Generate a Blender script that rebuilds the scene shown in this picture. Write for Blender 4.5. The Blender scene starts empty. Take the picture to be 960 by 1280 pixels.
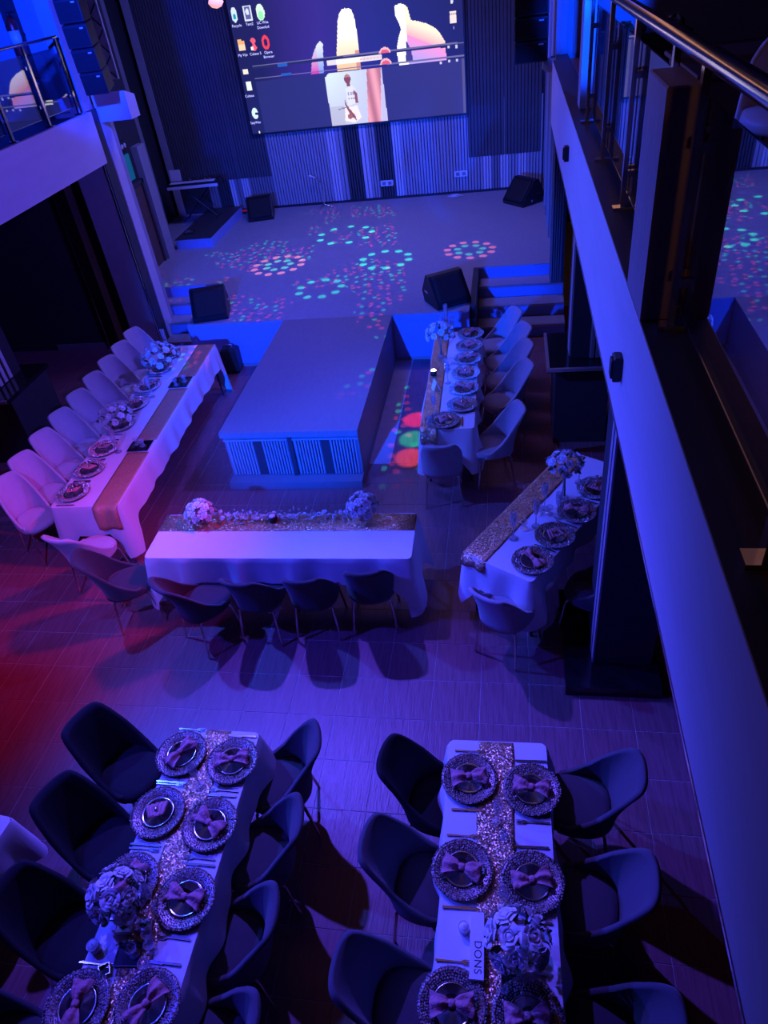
import bpy, bmesh, math, random
from mathutils import Vector, Matrix
random.seed(7)
PI = math.pi
C = bpy.context.scene.collection
SC = bpy.context.scene

# ------------------------------------------------------------------ camera
cam_d = bpy.data.cameras.new('camera'); cam = bpy.data.objects.new('camera', cam_d); C.objects.link(cam)
cam_d.sensor_fit = 'HORIZONTAL'; cam_d.sensor_width = 36.0; cam_d.lens = 36.0 * 886.0 / 960.0
cam_d.clip_start = 0.05; cam_d.clip_end = 100
def cam_axes(yaw, pitch, roll):
    fwd = Vector((math.sin(yaw)*math.cos(pitch), math.cos(yaw)*math.cos(pitch), -math.sin(pitch)))
    right = Vector((math.cos(yaw), -math.sin(yaw), 0)); up = right.cross(fwd)
    return right*math.cos(roll)+up*math.sin(roll), -right*math.sin(roll)+up*math.cos(roll), fwd
CR, CU, CF = cam_axes(math.radians(-12.853), math.radians(38.27), math.radians(-8.134))
CAM = Vector((0, 0, 4.75))
M = Matrix((CR, CU, -CF)).transposed().to_4x4(); M.translation = CAM
cam.matrix_world = M
SC.camera = cam
def proj(p):
    v = Vector(p)-CAM; z = v.dot(CF)
    return (480+886*v.dot(CR)/z, 640-886*v.dot(CU)/z) if z > .1 else (-9999, -9999)

# ------------------------------------------------------------------ world, exposure, lights
w = bpy.data.worlds.new('world'); SC.world = w; w.use_nodes = True
w.node_tree.nodes['Background'].inputs[0].default_value = (0.05, 0.05, 0.16, 1)
w.node_tree.nodes['Background'].inputs[1].default_value = 0.02
SC.view_settings.view_transform = 'Standard'; SC.view_settings.look = 'None'
SC.view_settings.exposure = 0.0; SC.view_settings.gamma = 1.0
SC.view_settings.use_curve_mapping = False
SC.cycles.use_denoising = True
SC.cycles.max_bounces = 8; SC.cycles.transparent_max_bounces = 12
SC.cycles.caustics_reflective = False; SC.cycles.caustics_refractive = False
SC.cycles.sample_clamp_indirect = 3.0

def aim(o, tgt):
    d = Vector(tgt)-o.location
    o.rotation_euler = d.to_track_quat('-Z', 'Y').to_euler()
def spot(name, loc, tgt, col, power, ang=80, blend=.6, rad=.06):
    l = bpy.data.lights.new(name, 'SPOT'); l.color = col; l.energy = power
    l.spot_size = math.radians(ang); l.spot_blend = blend; l.shadow_soft_size = rad
    o = bpy.data.objects.new(name, l); C.objects.link(o); o.location = loc; aim(o, tgt); return o
def area(name, loc, tgt, col, power, sx, sy):
    l = bpy.data.lights.new(name, 'AREA'); l.shape = 'RECTANGLE'; l.size = sx; l.size_y = sy
    l.color = col; l.energy = power
    o = bpy.data.objects.new(name, l); C.objects.link(o); o.location = loc; aim(o, tgt); return o
spot('blue_wash_left', (-5.0, 4.9, 4.7), (0.3, 4.3, 0.6), (0.03, 0.08, 1.0), 1500, 88, .8)
spot('blue_wash_near_left', (-4.9, 2.4, 4.7), (-0.3, 2.7, 0.6), (0.03, 0.03, 1.0), 1150, 66, .8)
spot('blue_wash_far_left', (-5.1, 9.2, 4.9), (0.5, 6.9, 2.6), (0.05, 0.07, 1.0), 1250, 70, .8)
spot('red_wash', (0.3, 5.2, 4.9), (-5.3, 4.2, 0), (1.0, 0.008, 0.22), 640, 42, .9, .2)
spot('red_fill_left', (-5.1, 3.0, 4.6), (-4.3, 4.2, 0), (1.0, 0.01, 0.35), 100, 46, .9, .2)  # added fill that reddens the left floor, not one of the hall's lamps
spot('violet_wash_right', (0.3, 7.2, 4.9), (-5.2, 7.4, 1.6), (0.10, 0.06, 1.0), 980, 84, .8)
spot('violet_wash_near', (-2.8, 5.8, 5.7), (-1.2, 1.9, 0.7), (0.09, 0.055, 1.0), 2000, 56, .7)
spot('blue_table_end', (-2.9, 1.2, 4.9), (-4.2, 5.2, 0.4), (0.09, 0.07, 1.0), 1050, 34, .6)
spot('blue_stage_front', (-2.6, 0.6, 3.75), (-2.4, 10.6, 0.7), (0.001, 0.056, 1.0), 7500, 38, .5)
area('stage_wash', (-2.6, 11.4, 5.4), (-2.6, 14.4, 0.8), (0.09, 0.11, 1.0), 255, 3.2, .6)
spot('balcony_blue', (0.25, 1.6, 5.3), (0.95, 10.4, 4.0), (0.0, 0.045, 1.0), 9000, 9, .5)
spot('pier_blue', (1.5, 3.2, 5.4), (0.63, 7.0, 4.1), (0.0, 0.05, 1.0), 5000, 13, .5)
area('stage_warm', (-0.9, 11.4, 5.9), (-0.9, 11.4, 0), (1.0, 0.42, 0.22), 26, 5.0, 1.6)
spot('balcony_blue_left', (-4.4, 7.0, 4.9), (-6.0, 10.3, 4.2), (0.002, 0.03, 1.0), 2400, 46, .6)
area('balcony_lamp', (1.7, 1.5, 4.7), (0.85, 2.0, 3.46), (1.0, 0.40, 0.20), 2.2, .3, .3)
area('house_lights', (-2.0, 4.6, 5.9), (-2.0, 4.6, 0), (1.0, 0.40, 0.20), 7, 3.6, 5.0)
for nm, p, c, e in (('red_dot', (-1.17, 7.75, 0), (1, .03, .03), 2600), ('green_dot', (-1.17, 7.3, 0), (.02, 1, .25), 2200), ('orange_dot', (-1.17, 6.9, 0), (1, .12, .02), 2200)):
    spot(nm, (-1.3, 9.0, 5.2), p, c, e, 4.2, .5, .01)

# mirror-ball style effect light over the stage: coloured dots thrown by one projector
def disco(name, loc, tgt, power):
    o = spot(name, loc, tgt, (1, 1, 1), power, 84, .3, .004)
    l = o.data; l.use_nodes = True; nt = l.node_tree; N = nt.nodes; L = nt.links
    em = [n for n in N if n.type == 'EMISSION'][0]
    tc = N.new('ShaderNodeTexCoord'); sep = N.new('ShaderNodeSeparateXYZ'); L.new(tc.outputs['Normal'], sep.inputs[0])
    def math_(op, a, b=None):
        m = N.new('ShaderNodeMath'); m.operation = op
        for i, v in enumerate((a, b)):
            if v is None: continue
            if isinstance(v, (int, float)): m.inputs[i].default_value = v
            else: L.new(v, m.inputs[i])
        return m.outputs[0]
    z = math_('ABSOLUTE', sep.outputs[2]); u = math_('DIVIDE', sep.outputs[0], z); v = math_('DIVIDE', sep.outputs[1], z)
    comb = N.new('ShaderNodeCombineXYZ'); L.new(u, comb.inputs[0]); L.new(v, comb.inputs[1])
    vor = N.new('ShaderNodeTexVoronoi'); vor.voronoi_dimensions = '2D'; vor.inputs['Scale'].default_value = 33; vor.inputs['Randomness'].default_value = .8
    L.new(comb.outputs[0], vor.inputs['Vector'])
    dot = math_('LESS_THAN', vor.outputs['Distance'], .24)
    noi = N.new('ShaderNodeTexNoise'); noi.noise_dimensions = '2D'; noi.inputs['Scale'].default_value = 2.6; L.new(comb.outputs[0], noi.inputs['Vector'])
    dens = math_('GREATER_THAN', noi.outputs['Fac'], .51)
    cs = N.new('ShaderNodeSeparateColor'); L.new(vor.outputs['Color'], cs.inputs[0])
    isred = math_('GREATER_THAN', cs.outputs[0], .42)
    base = math_('MULTIPLY', math_('MULTIPLY', math_('MULTIPLY', dot, dens), math_('GREATER_THAN', u, -.16)), .45)
    red = math_('MULTIPLY', base, isred); grn = math_('MULTIPLY', base, math_('SUBTRACT', 1.0, isred))
    for (cu, cv, r, n, rd, gn, k) in ((-.10, .02, .085, 10, .0, 1, 1.0), (.30, -.05, .09, 12, 1, .25, 1.0), (.06, -.33, .11, 9, .0, 1, 1.2), (-.40, .02, .08, 11, .9, .15, .9), (-.40, .02, .045, 7, .05, .8, .7), (.12, .22, .07, 9, .0, 1, .8), (.30, -.05, .045, 7, .1, .8, .9)):
        du = math_('SUBTRACT', u, cu); dv = math_('SUBTRACT', v, cv)
        rr = math_('SQRT', math_('ADD', math_('MULTIPLY', du, du), math_('MULTIPLY', dv, dv)))
        th = math_('ARCTAN2', dv, du)
        ph = math_('MULTIPLY', math_('SUBTRACT', math_('FRACT', math_('ADD', math_('MULTIPLY', th, n/(2*PI)), 8.0)), .5), 2*PI*r/n)
        dr = math_('SUBTRACT', rr, r)
        dd = math_('SQRT', math_('ADD', math_('MULTIPLY', dr, dr), math_('MULTIPLY', ph, ph)))
        m = math_('MULTIPLY', math_('LESS_THAN', dd, .011+.003*k), k)
        if rd: red = math_('ADD', red, math_('MULTIPLY', m, rd))
        if gn: grn = math_('ADD', grn, math_('MULTIPLY', m, gn))
    cc = N.new('ShaderNodeCombineColor')
    L.new(math_('ADD', red, math_('MULTIPLY', grn, .02)), cc.inputs[0]); L.new(math_('ADD', grn, math_('MULTIPLY', red, .06)), cc.inputs[1]); L.new(math_('ADD', math_('MULTIPLY', grn, .55), math_('MULTIPLY', red, .12)), cc.inputs[2])
    L.new(cc.outputs[0], em.inputs['Color']); em.inputs['Strength'].default_value = 1.0
    return o
disco('disco_projector', (-2.6, 12.4, 5.3), (-2.5, 11.7, 0.7), 1700)

# ------------------------------------------------------------------ materials
def mat(name, col, rough=.6, metal=0., noise=0., nscale=8., bump=0., bscale=60., stretch=(1, 1, 1), col2=None, spec=.5, coat=0., emit=None, estr=1.0, sheen=0.):
    m = bpy.data.materials.new(name); m.use_nodes = True; nt = m.node_tree; N = nt.nodes; L = nt.links
    b = N['Principled BSDF']; b.inputs['Base Color'].default_value = (*col, 1); b.inputs['Roughness'].default_value = rough
    b.inputs['Metallic'].default_value = metal; b.inputs['Specular IOR Level'].default_value = spec; b.inputs['Coat Weight'].default_value = coat
    b.inputs['Sheen Weight'].default_value = sheen
    if noise or bump:
        tc = N.new('ShaderNodeTexCoord'); mp = N.new('ShaderNodeMapping'); L.new(tc.outputs['Object'], mp.inputs[0]); mp.inputs['Scale'].default_value = stretch
    if noise:
        n = N.new('ShaderNodeTexNoise'); n.inputs['Scale'].default_value = nscale; n.inputs['Detail'].default_value = 5; L.new(mp.outputs[0], n.inputs['Vector'])
        r = N.new('ShaderNodeMix'); r.data_type = 'RGBA'; L.new(n.outputs['Fac'], r.inputs[0])
        c2 = col2 or tuple(min(1, c*(1+noise)) for c in col); c1 = tuple(c*(1-noise) for c in col)
        r.inputs[6].default_value = (*c1, 1); r.inputs[7].default_value = (*c2, 1); L.new(r.outputs[2], b.inputs['Base Color'])
    if bump:
        n2 = N.new('ShaderNodeTexNoise'); n2.inputs['Scale'].default_value = bscale; n2.inputs['Detail'].default_value = 3; L.new(mp.outputs[0], n2.inputs['Vector'])
        bp = N.new('ShaderNodeBump'); bp.inputs['Strength'].default_value = bump; bp.inputs['Distance'].default_value = .01
        L.new(n2.outputs['Fac'], bp.inputs['Height']); L.new(bp.outputs[0], b.inputs['Normal'])
    if emit:
        b.inputs['Emission Color'].default_value = (*emit, 1); b.inputs['Emission Strength'].default_value = estr
    return m
MT = {}
MT['tile'] = mat('floor_tile', (.25, .115, .125), .36, noise=.55, nscale=3.0, stretch=(14, 1.2, 1), bump=.25, bscale=6)
MT['grout'] = mat('grout', (.5, .48, .5), .8, noise=.2)
MT['carpet'] = mat('stage_carpet', (.34, .33, .35), .95, noise=.18, nscale=30, bump=.5, bscale=180)
MT['riser'] = mat('blue_riser_carpet', (.27, .36, .72), .95, noise=.12, nscale=30, bump=.5, bscale=180)
MT['runway'] = mat('runway_laminate', (.24, .21, .22), .55, noise=.15, nscale=8, stretch=(6, 1, 1))
MT['nosing'] = mat('nosing_metal', (.55, .54, .55), .35, .8, noise=.1)
MT['flute'] = mat('fluted_grey', (.36, .34, .36), .55, noise=.12, nscale=6)
MT['flute_mid'] = mat('fluted_mid', (.22, .21, .23), .55, noise=.12)
MT['flute_light'] = mat('fluted_light', (.62, .58, .60), .5, noise=.1)
MT['flute_dark'] = mat('fluted_dark', (.045, .045, .05), .5, noise=.2)
MT['drape'] = mat('black_cladding', (.075, .075, .085), .8, noise=.25, nscale=4)
MT['wall_dark'] = mat('wall_dark', (.03, .03, .036), .8, noise=.2)
MT['wall_blue'] = mat('wall_painted', (.34, .34, .36), .8, noise=.1)
MT['fascia'] = mat('fascia_paint', (.62, .58, .60), .55, noise=.10, nscale=3, stretch=(1, .6, 3), bump=.1, bscale=14)
MT['black'] = mat('black_plastic', (.016, .016, .018), .45, noise=.3)
MT['grille'] = mat('speaker_grille', (.009, .009, .011), .6, .3, bump=.6, bscale=220)
MT['marble'] = mat('black_marble', (.012, .012, .014), .12, noise=.6, nscale=2.5, spec=.7)
MT['chrome'] = mat('chrome', (.82, .80, .82), .14, 1.0, noise=.03)
MT['brass'] = mat('brushed_brass', (.74, .66, .58), .25, 1.0, noise=.06)
MT['wood'] = mat('post_wood', (.30, .24, .26), .5, noise=.4, nscale=4, stretch=(9, 9, .7))
MT['plank'] = mat('balcony_plank', (.24, .12, .07), .4, noise=.4, nscale=3, stretch=(2, 9, 1))
MT['ledge'] = mat('ledge_dark', (.016, .011, .011), .5, noise=.3)
MT['door'] = mat('door_brown', (.13, .07, .05), .5, noise=.4, nscale=3, stretch=(6, 6, .6))
MT['cloth'] = mat('white_cloth', (.80, .78, .80), .85, noise=.05, bump=.2, bscale=350)
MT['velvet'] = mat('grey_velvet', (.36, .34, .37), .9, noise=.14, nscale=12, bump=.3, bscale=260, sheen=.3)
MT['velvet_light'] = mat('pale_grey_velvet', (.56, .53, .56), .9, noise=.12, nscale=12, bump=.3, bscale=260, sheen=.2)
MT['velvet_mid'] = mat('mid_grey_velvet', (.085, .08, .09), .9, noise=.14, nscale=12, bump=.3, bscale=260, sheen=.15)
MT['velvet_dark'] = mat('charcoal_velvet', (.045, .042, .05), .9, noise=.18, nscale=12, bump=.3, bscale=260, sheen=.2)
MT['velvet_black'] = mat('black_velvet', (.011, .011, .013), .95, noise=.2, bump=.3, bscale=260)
MT['plate'] = mat('dark_glazed_plate', (.03, .035, .04), .07, noise=.2, spec=.8, coat=.6)
MT['charger'] = mat('charger_metal', (.20, .16, .15), .4, 1.0, noise=.1)
MT['bead'] = mat('charger_beads', (1.0, .80, .72), .36, .7, noise=.12, nscale=300)
MT['napkin'] = mat('dusty_pink_napkin', (.60, .25, .25), .8, noise=.45, nscale=45, bump=.8, bscale=70)
MT['steel'] = mat('cutlery_steel', (.55, .55, .58), .2, 1.0, noise=.05)
MT['petal'] = mat('ivory_petal', (.80, .76, .74), .7, noise=.08, nscale=20)
MT['petal_blue'] = mat('pale_petal', (.70, .74, .78), .7, noise=.08, nscale=20)
MT['leaf'] = mat('leaf_green', (.05, .12, .05), .6, noise=.3, nscale=20)
MT['leaf_pale'] = mat('leaf_pale', (.34, .42, .40), .6, noise=.3, nscale=20)
MT['stem'] = mat('stem_green', (.06, .09, .04), .7, noise=.2)
MT['card'] = mat('white_card', (.85, .84, .86), .7, noise=.03)
MT['ink'] = mat('black_ink', (.02, .02, .02), .7, noise=.1)
MT['candle'] = mat('candle_wax', (.85, .83, .8), .6, noise=.04)
MT['flame'] = mat('candle_flame', (1, .9, .8), .6, noise=.02, emit=(1, .85, .7), estr=9)
MT['redpaint'] = mat('extinguisher_red', (.45, .02, .02), .3, noise=.1, coat=.4)
MT['whiteplastic'] = mat('white_plastic', (.72, .70, .72), .4, noise=.05)
MT['pinklamp'] = mat('pink_lamp_glass', (.9, .5, .5), .4, noise=.05, emit=(1, .45, .35), estr=1.1)
MT['redled'] = mat('red_led', (.4, .02, .02), .4, noise=.05, emit=(1, .02, .03), estr=.12)
MT['teal'] = mat('teal_exit_glow', (.02, .2, .2), .4, noise=.05, emit=(.0, .30, .32), estr=.18)
MT['darkwood'] = mat('table_underframe', (.04, .035, .035), .5, noise=.2)
MT['keys'] = mat('piano_keys', (.8, .8, .82), .3, noise=.05)

def sequin(name, col, scale=170, metal=.7):
    m = bpy.data.materials.new(name); m.use_nodes = True; nt = m.node_tree; N = nt.nodes; L = nt.links
    b = N['Principled BSDF']; b.inputs['Metallic'].default_value = metal; b.inputs['Roughness'].default_value = .36
    tc = N.new('ShaderNodeTexCoord'); v = N.new('ShaderNodeTexVoronoi'); v.inputs['Scale'].default_value = scale; L.new(tc.outputs['Object'], v.inputs['Vector'])
    mx = N.new('ShaderNodeMix'); mx.data_type = 'RGBA'; sp = N.new('ShaderNodeSeparateColor'); L.new(v.outputs['Color'], sp.inputs[0]); L.new(sp.outputs[2], mx.inputs[0])
    mx.inputs[6].default_value = (*[c*.4 for c in col], 1); mx.inputs[7].default_value = (*[min(1, c*1.25) for c in col], 1); L.new(mx.outputs[2], b.inputs['Base Color'])
    g = N.new('ShaderNodeNewGeometry'); sub = N.new('ShaderNodeVectorMath'); sub.operation = 'SUBTRACT'; L.new(v.outputs['Color'], sub.inputs[0]); sub.inputs[1].default_value = (.5, .5, .5)
    sc = N.new('ShaderNodeVectorMath'); sc.operation = 'SCALE'; L.new(sub.outputs[0], sc.inputs[0]); sc.inputs['Scale'].default_value = 1.1
    ad = N.new('ShaderNodeVectorMath'); L.new(sc.outputs[0], ad.inputs[0]); L.new(g.outputs['Normal'], ad.inputs[1])
    nm = N.new('ShaderNodeVectorMath'); nm.operation = 'NORMALIZE'; L.new(ad.outputs[0], nm.inputs[0]); L.new(nm.outputs[0], b.inputs['Normal'])
    return m
MT['sequin'] = sequin('gold_sequin', (1.0, .55, .30))
MT['satin'] = sequin('copper_satin', (1.0, .42, .24), 420, .25)

def thin_glass(name, tint, refl, expo, refr_white=.0, rough=.0):
    m = bpy.data.materials.new(name); m.use_nodes = True; nt = m.node_tree; N = nt.nodes; L = nt.links
    for n in list(N):
        if n.type != 'OUTPUT_MATERIAL': N.remove(n)
    out = [n for n in N if n.type == 'OUTPUT_MATERIAL'][0]
    tr = N.new('ShaderNodeBsdfTransparent'); tr.inputs[0].default_value = (*tint, 1)
    gl = N.new('ShaderNodeBsdfGlossy'); gl.inputs['Roughness'].default_value = rough; gl.inputs[0].default_value = (.95, .96, 1, 1)
    lw = N.new('ShaderNodeLayerWeight'); lw.inputs[0].default_value = .5
    pw = N.new('ShaderNodeMath'); pw.operation = 'POWER'; L.new(lw.outputs['Facing'], pw.inputs[0]); pw.inputs[1].default_value = expo
    ma = N.new('ShaderNodeMath'); ma.operation = 'MULTIPLY_ADD'; L.new(pw.outputs[0], ma.inputs[0]); ma.inputs[1].default_value = refl; ma.inputs[2].default_value = .05
    mx = N.new('ShaderNodeMixShader'); L.new(ma.outputs[0], mx.inputs[0]); L.new(tr.outputs[0], mx.inputs[1]); L.new(gl.outputs[0], mx.inputs[2]); L.new(mx.outputs[0], out.inputs[0])
    if refr_white:  # white diffuse share stands in for the brightness refraction gives clear glass
        df = N.new('ShaderNodeBsdfDiffuse'); df.inputs[0].default_value = (.85, .86, .9, 1); m2 = N.new('ShaderNodeMixShader'); m2.inputs[0].default_value = refr_white
        L.new(mx.outputs[0], m2.inputs[1]); L.new(df.outputs[0], m2.inputs[2]); L.new(m2.outputs[0], out.inputs[0])
    return m
MT['railglass'] = thin_glass('tinted_rail_glass', (.66, .68, .72), .85, 1.8)
MT['glass'] = thin_glass('clear_glass', (.90, .92, .95), .6, 1.8, .13)

# ------------------------------------------------------------------ mesh helpers
class B:
    def __init__(s): s.v = []; s.f = []; s.sm = []; s.mi = []
    def add(s, vs, fs, smooth=False, mi=0):
        o = len(s.v); s.v += [tuple(v) for v in vs]; s.f += [tuple(i+o for i in f) for f in fs]; s.sm += [smooth]*len(fs); s.mi += [mi]*len(fs)
    def box(s, x0, x1, y0, y1, z0, z1, bev=0, mi=0):
        if bev:
            b = bev; pts = []
            for z, k in ((z0, 1), (z0+b, 0), (z1-b, 0), (z1, 1)):
                e = b*k
                pts += [(x0+e+(b-e)*0, y0+e, z), (x1-e, y0+e, z), (x1-e, y1-e, z), (x0+e, y1-e, z)]
            fs = [(3, 2, 1, 0), (12, 13, 14, 15)]
            for r in range(3):
                for i in range(4):
                    fs.append((r*4+i, r*4+(i+1) % 4, r*4+4+(i+1) % 4, r*4+4+i))
            s.add(pts, fs, False, mi)
        else:
            s.add([(x0, y0, z0), (x1, y0, z0), (x1, y1, z0), (x0, y1, z0), (x0, y0, z1), (x1, y0, z1), (x1, y1, z1), (x0, y1, z1)],
                  [(3, 2, 1, 0), (4, 5, 6, 7), (0, 1, 5, 4), (1, 2, 6, 5), (2, 3, 7, 6), (3, 0, 4, 7)], False, mi)
        return s
    def tube(s, pts, r, n=8, r2=None, mi=0):
        pts = [Vector(p) for p in pts]; rings = []
        for i, p in enumerate(pts):
            d = (pts[min(i+1, len(pts)-1)]-pts[max(i-1, 0)]).normalized()
            a = d.cross(Vector((0, 0, 1)) if abs(d.z) < .9 else Vector((1, 0, 0))).normalized(); b = d.cross(a)
            rr = r if r2 is None else r+(r2-r)*i/(len(pts)-1)
            rings.append([p+a*rr*math.cos(2*PI*k/n)+b*rr*math.sin(2*PI*k/n) for k in range(n)])
        vs = [v for q in rings for v in q]; fs = []
        for i in range(len(pts)-1):
            for k in range(n): fs.append((i*n+(k+1) % n, i*n+k, i*n+n+k, i*n+n+(k+1) % n))
        s.add(vs, fs, True, mi); m = len(pts)-1
        s.add(rings[0], [tuple(range(n))], False, mi); s.add(rings[m], [tuple(reversed(range(n)))], False, mi)
        return s
    def lathe(s, prof, n=24, c=(0, 0, 0), mi=0, smooth=True, sx=1, sy=1):
        vs = []; fs = []
        for r, z in prof:
            for k in range(n):
                a = 2*PI*k/n; vs.append((c[0]+r*sx*math.cos(a), c[1]+r*sy*math.sin(a), c[2]+z))
        for i in range(len(prof)-1):
            for k in range(n): fs.append((i*n+k, i*n+(k+1) % n, i*n+n+(k+1) % n, i*n+n+k))
        if prof[0][0] > 1e-5: fs.append(tuple(reversed(range(n))))
        if prof[-1][0] > 1e-5: fs.append(tuple((len(prof)-1)*n+k for k in range(n)))
        s.add(vs, fs, smooth, mi); return s
    def prism(s, poly, axis, a, b, mi=0):
        # poly in the two other axes, extruded along axis from a to b
        def P(p, t):
            return {'x': (t, p[0], p[1]), 'y': (p[0], t, p[1]), 'z': (p[0], p[1], t)}[axis]
        n = len(poly); vs = [P(p, a) for p in poly]+[P(p, b) for p in poly]
        fs = [tuple(reversed(range(n))), tuple(range(n, 2*n))]+[(i, (i+1) % n, n+(i+1) % n, n+i) for i in range(n)]
        s.add(vs, fs, False, mi); return s
    def grid(s, fn, nu, nv, thick=0., mi=0, smooth=True):
        P = [[Vector(fn(i/nu, j/nv)) for j in range(nv+1)] for i in range(nu+1)]
        vs = [p for r in P for p in r]; W = nv+1
        fs = [(i*W+j, (i+1)*W+j, (i+1)*W+j+1, i*W+j+1) for i in range(nu) for j in range(nv)]
        if thick:
            nrm = []
            for i in range(nu+1):
                for j in range(nv+1):
                    du = P[min(i+1, nu)][j]-P[max(i-1, 0)][j]; dv = P[i][min(j+1, nv)]-P[i][max(j-1, 0)]
                    nn = du.cross(dv); nrm.append(nn.normalized() if nn.length > 1e-9 else Vector((0, 0, 1)))
            n0 = len(vs); vs2 = [v-nrm[k]*thick for k, v in enumerate(vs)]
            fs2 = [tuple(n0+q for q in reversed(f)) for f in fs]
            bd = [i*W for i in range(nu+1)]+[nu*W+j for j in range(1, nv+1)]+[i*W+nv for i in range(nu-1, -1, -1)]+[j for j in range(nv-1, 0, -1)]
            fs3 = [(bd[k], n0+bd[k], n0+bd[(k+1) % len(bd)], bd[(k+1) % len(bd)]) for k in range(len(bd))]
            s.add(vs+vs2, fs+fs2+[tuple(reversed(f)) for f in fs3], smooth, mi)
        else: s.add(vs, fs, smooth, mi)
        return s
    def xf(s, m):
        s.v = [tuple(m @ Vector(v)) for v in s.v]; return s
    def mesh(s, name, *mats):
        me = bpy.data.meshes.new(name); me.from_pydata(s.v, [], s.f)
        for m in mats: me.materials.append(MT[m] if isinstance(m, str) else m)
        me.polygons.foreach_set('use_smooth', s.sm); me.polygons.foreach_set('material_index', s.mi)
        bm = bmesh.new(); bm.from_mesh(me); bmesh.ops.recalc_face_normals(bm, faces=bm.faces); bm.to_mesh(me); bm.free()
        me.update(); return me
def obj(name, me, parent=None, loc=None, rot=None, scl=None):
    o = bpy.data.objects.new(name, me); C.objects.link(o)
    if parent: o.parent = parent
    if loc: o.location = loc
    if rot: o.rotation_euler = rot
    if scl: o.scale = scl if not isinstance(scl, (int, float)) else (scl,)*3
    return o
def thing(name, label, cat, loc=(0, 0, 0), rotz=0, group=None):
    o = bpy.data.objects.new(name, None); C.objects.link(o); o.empty_display_size = .05
    o.location = loc; o.rotation_euler = (0, 0, rotz); tag(o, label, cat, group); return o
def tag(o, label, cat, group=None):
    o['label'] = label; o['category'] = cat
    if group: o['group'] = group
    return o
def struct(name, me=None, label=None, cat=None, loc=(0, 0, 0)):
    o = bpy.data.objects.new(name, me); C.objects.link(o); o.location = loc; o['kind'] = 'structure'
    if label: o['label'] = label
    if cat: o['category'] = cat
    return o
def boxm(name, m, *a, bev=0): return B().box(*a, bev=bev).mesh(name, m)

# ------------------------------------------------------------------ SETTING: floor with tiles
fl = struct('floor', boxm('floor', 'grout', -9, 3.2, -1.5, 16.2, -.12, -.0025), 'dark wood-look tiled hall floor', 'floor')
TP, TY0, TX0 = .385, .15, -4.47-.385*12
rng = []; hid = []
for j in range(-4, 28):
    for i in range(0, 33):
        x0 = TX0+i*TP; y0 = TY0+j*.39
        if y0 > 10.9 or x0 < -8.8 or x0 > 2.6 or (x0 > -3.35 and x0 < -1.7 and y0 > 6.4): continue
        px, py = proj((x0+.19, y0+.19, 0))
        if -30 < px < 990 and 360 < py < 1310 and px <= 620+.26*py and y0 < 9.35:
            rng.append(((Vector((x0, y0, 0))-CAM).length, x0, y0))
        else: hid.append((0, x0, y0))
rng.sort()
tmes = []
for k in range(5):
    q = .0014*k
    tmes.append(B().box(.002, TP-.002, .002, .388, -.006, .0003*k, bev=.0014).mesh('tile', 'tile'))
tmes[0].materials
far = B()
for n, (d, x0, y0) in enumerate(rng):
    if n < 298: obj('tile', tmes[n*7 % 5], fl, (x0, y0, 0))
    else: far.box(x0+.0025, x0+TP-.0025, y0+.0025, y0+.3875, -.006, 0)
for d, x0, y0 in hid: far.box(x0+.002, x0+TP-.002, y0+.002, y0+.388, -.006, 0)
if far.v:
    o = obj('far_tiles', far.mesh('far_tiles', 'tile'), fl); o['kind'] = 'stuff'

# shell walls and ceiling
struct('ceiling', boxm('ceiling', 'wall_dark', -9, 3.2, -1.5, 16.2, 6.0, 6.1), 'dark ceiling above the hall', 'ceiling')
struct('wall_right', boxm('wall_right', 'wall_dark', 3.0, 3.2, -1.5, 16.2, 0, 6.0), 'dark right wall under the balcony', 'wall')
struct('wall_left', boxm('wall_left', 'wall_dark', -9.0, -8.8, -1.5, 10.3, 0, 6.0), 'dark left wall under the balcony', 'wall')
struct('wall_front', boxm('wall_front', 'wall_dark', -9, 3.2, -1.5, -1.3, 0, 6.0), 'dark wall behind the viewpoint', 'wall')

# fluted panel with triangular ribs, facing -Y, local x 0..w, z 0..h
def fluted(wd, h, m, pitch=.058, depth=.018):
    n = max(2, round(wd/pitch)); b = B(); p = wd/n
    pts = []
    for i in range(n): pts += [(i*p+.004, 0.), (i*p+.010, -depth), (i*p+p-.010, -depth), (i*p+p-.004, 0.)]
    poly = pts+[(wd, 0), (wd, .012), (0, .012), (0, 0)]
    vs = [(x, y, 0) for x, y in pts]+[(x, y, h) for x, y in pts]; k = len(pts)
    b.add(vs, [(i, i+1, k+i+1, k+i) for i in range(k-1)])
    b.box(0, wd, .0, .012, 0, h)
    return b.mesh('wall_panel', m)

# ------------------------------------------------------------------ stage
ZS = .71
wb = struct('wall_back', boxm('wall_back', 'wall_dark', -7.2, 3.0, 15.27, 15.45, 0, 6.0), 'stage back wall of vertical fluted panels', 'wall')
def bx(px): return -3.99+(px-395)*.01646
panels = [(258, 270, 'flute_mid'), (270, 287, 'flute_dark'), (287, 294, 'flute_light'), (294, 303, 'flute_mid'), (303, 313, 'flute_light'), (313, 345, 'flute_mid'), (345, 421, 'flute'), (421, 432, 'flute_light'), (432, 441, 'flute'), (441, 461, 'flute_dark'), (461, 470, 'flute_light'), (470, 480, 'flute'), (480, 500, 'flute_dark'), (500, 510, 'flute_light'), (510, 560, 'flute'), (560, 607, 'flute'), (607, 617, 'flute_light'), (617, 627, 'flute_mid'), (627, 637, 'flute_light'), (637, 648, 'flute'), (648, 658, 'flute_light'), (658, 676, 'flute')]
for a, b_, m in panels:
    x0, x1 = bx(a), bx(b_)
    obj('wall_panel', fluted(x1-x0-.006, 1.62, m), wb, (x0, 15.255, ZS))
obj('baseboard', boxm('baseboard', 'black', -5.6, .62, 15.225, 15.25, ZS, ZS+.045), wb)
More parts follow.
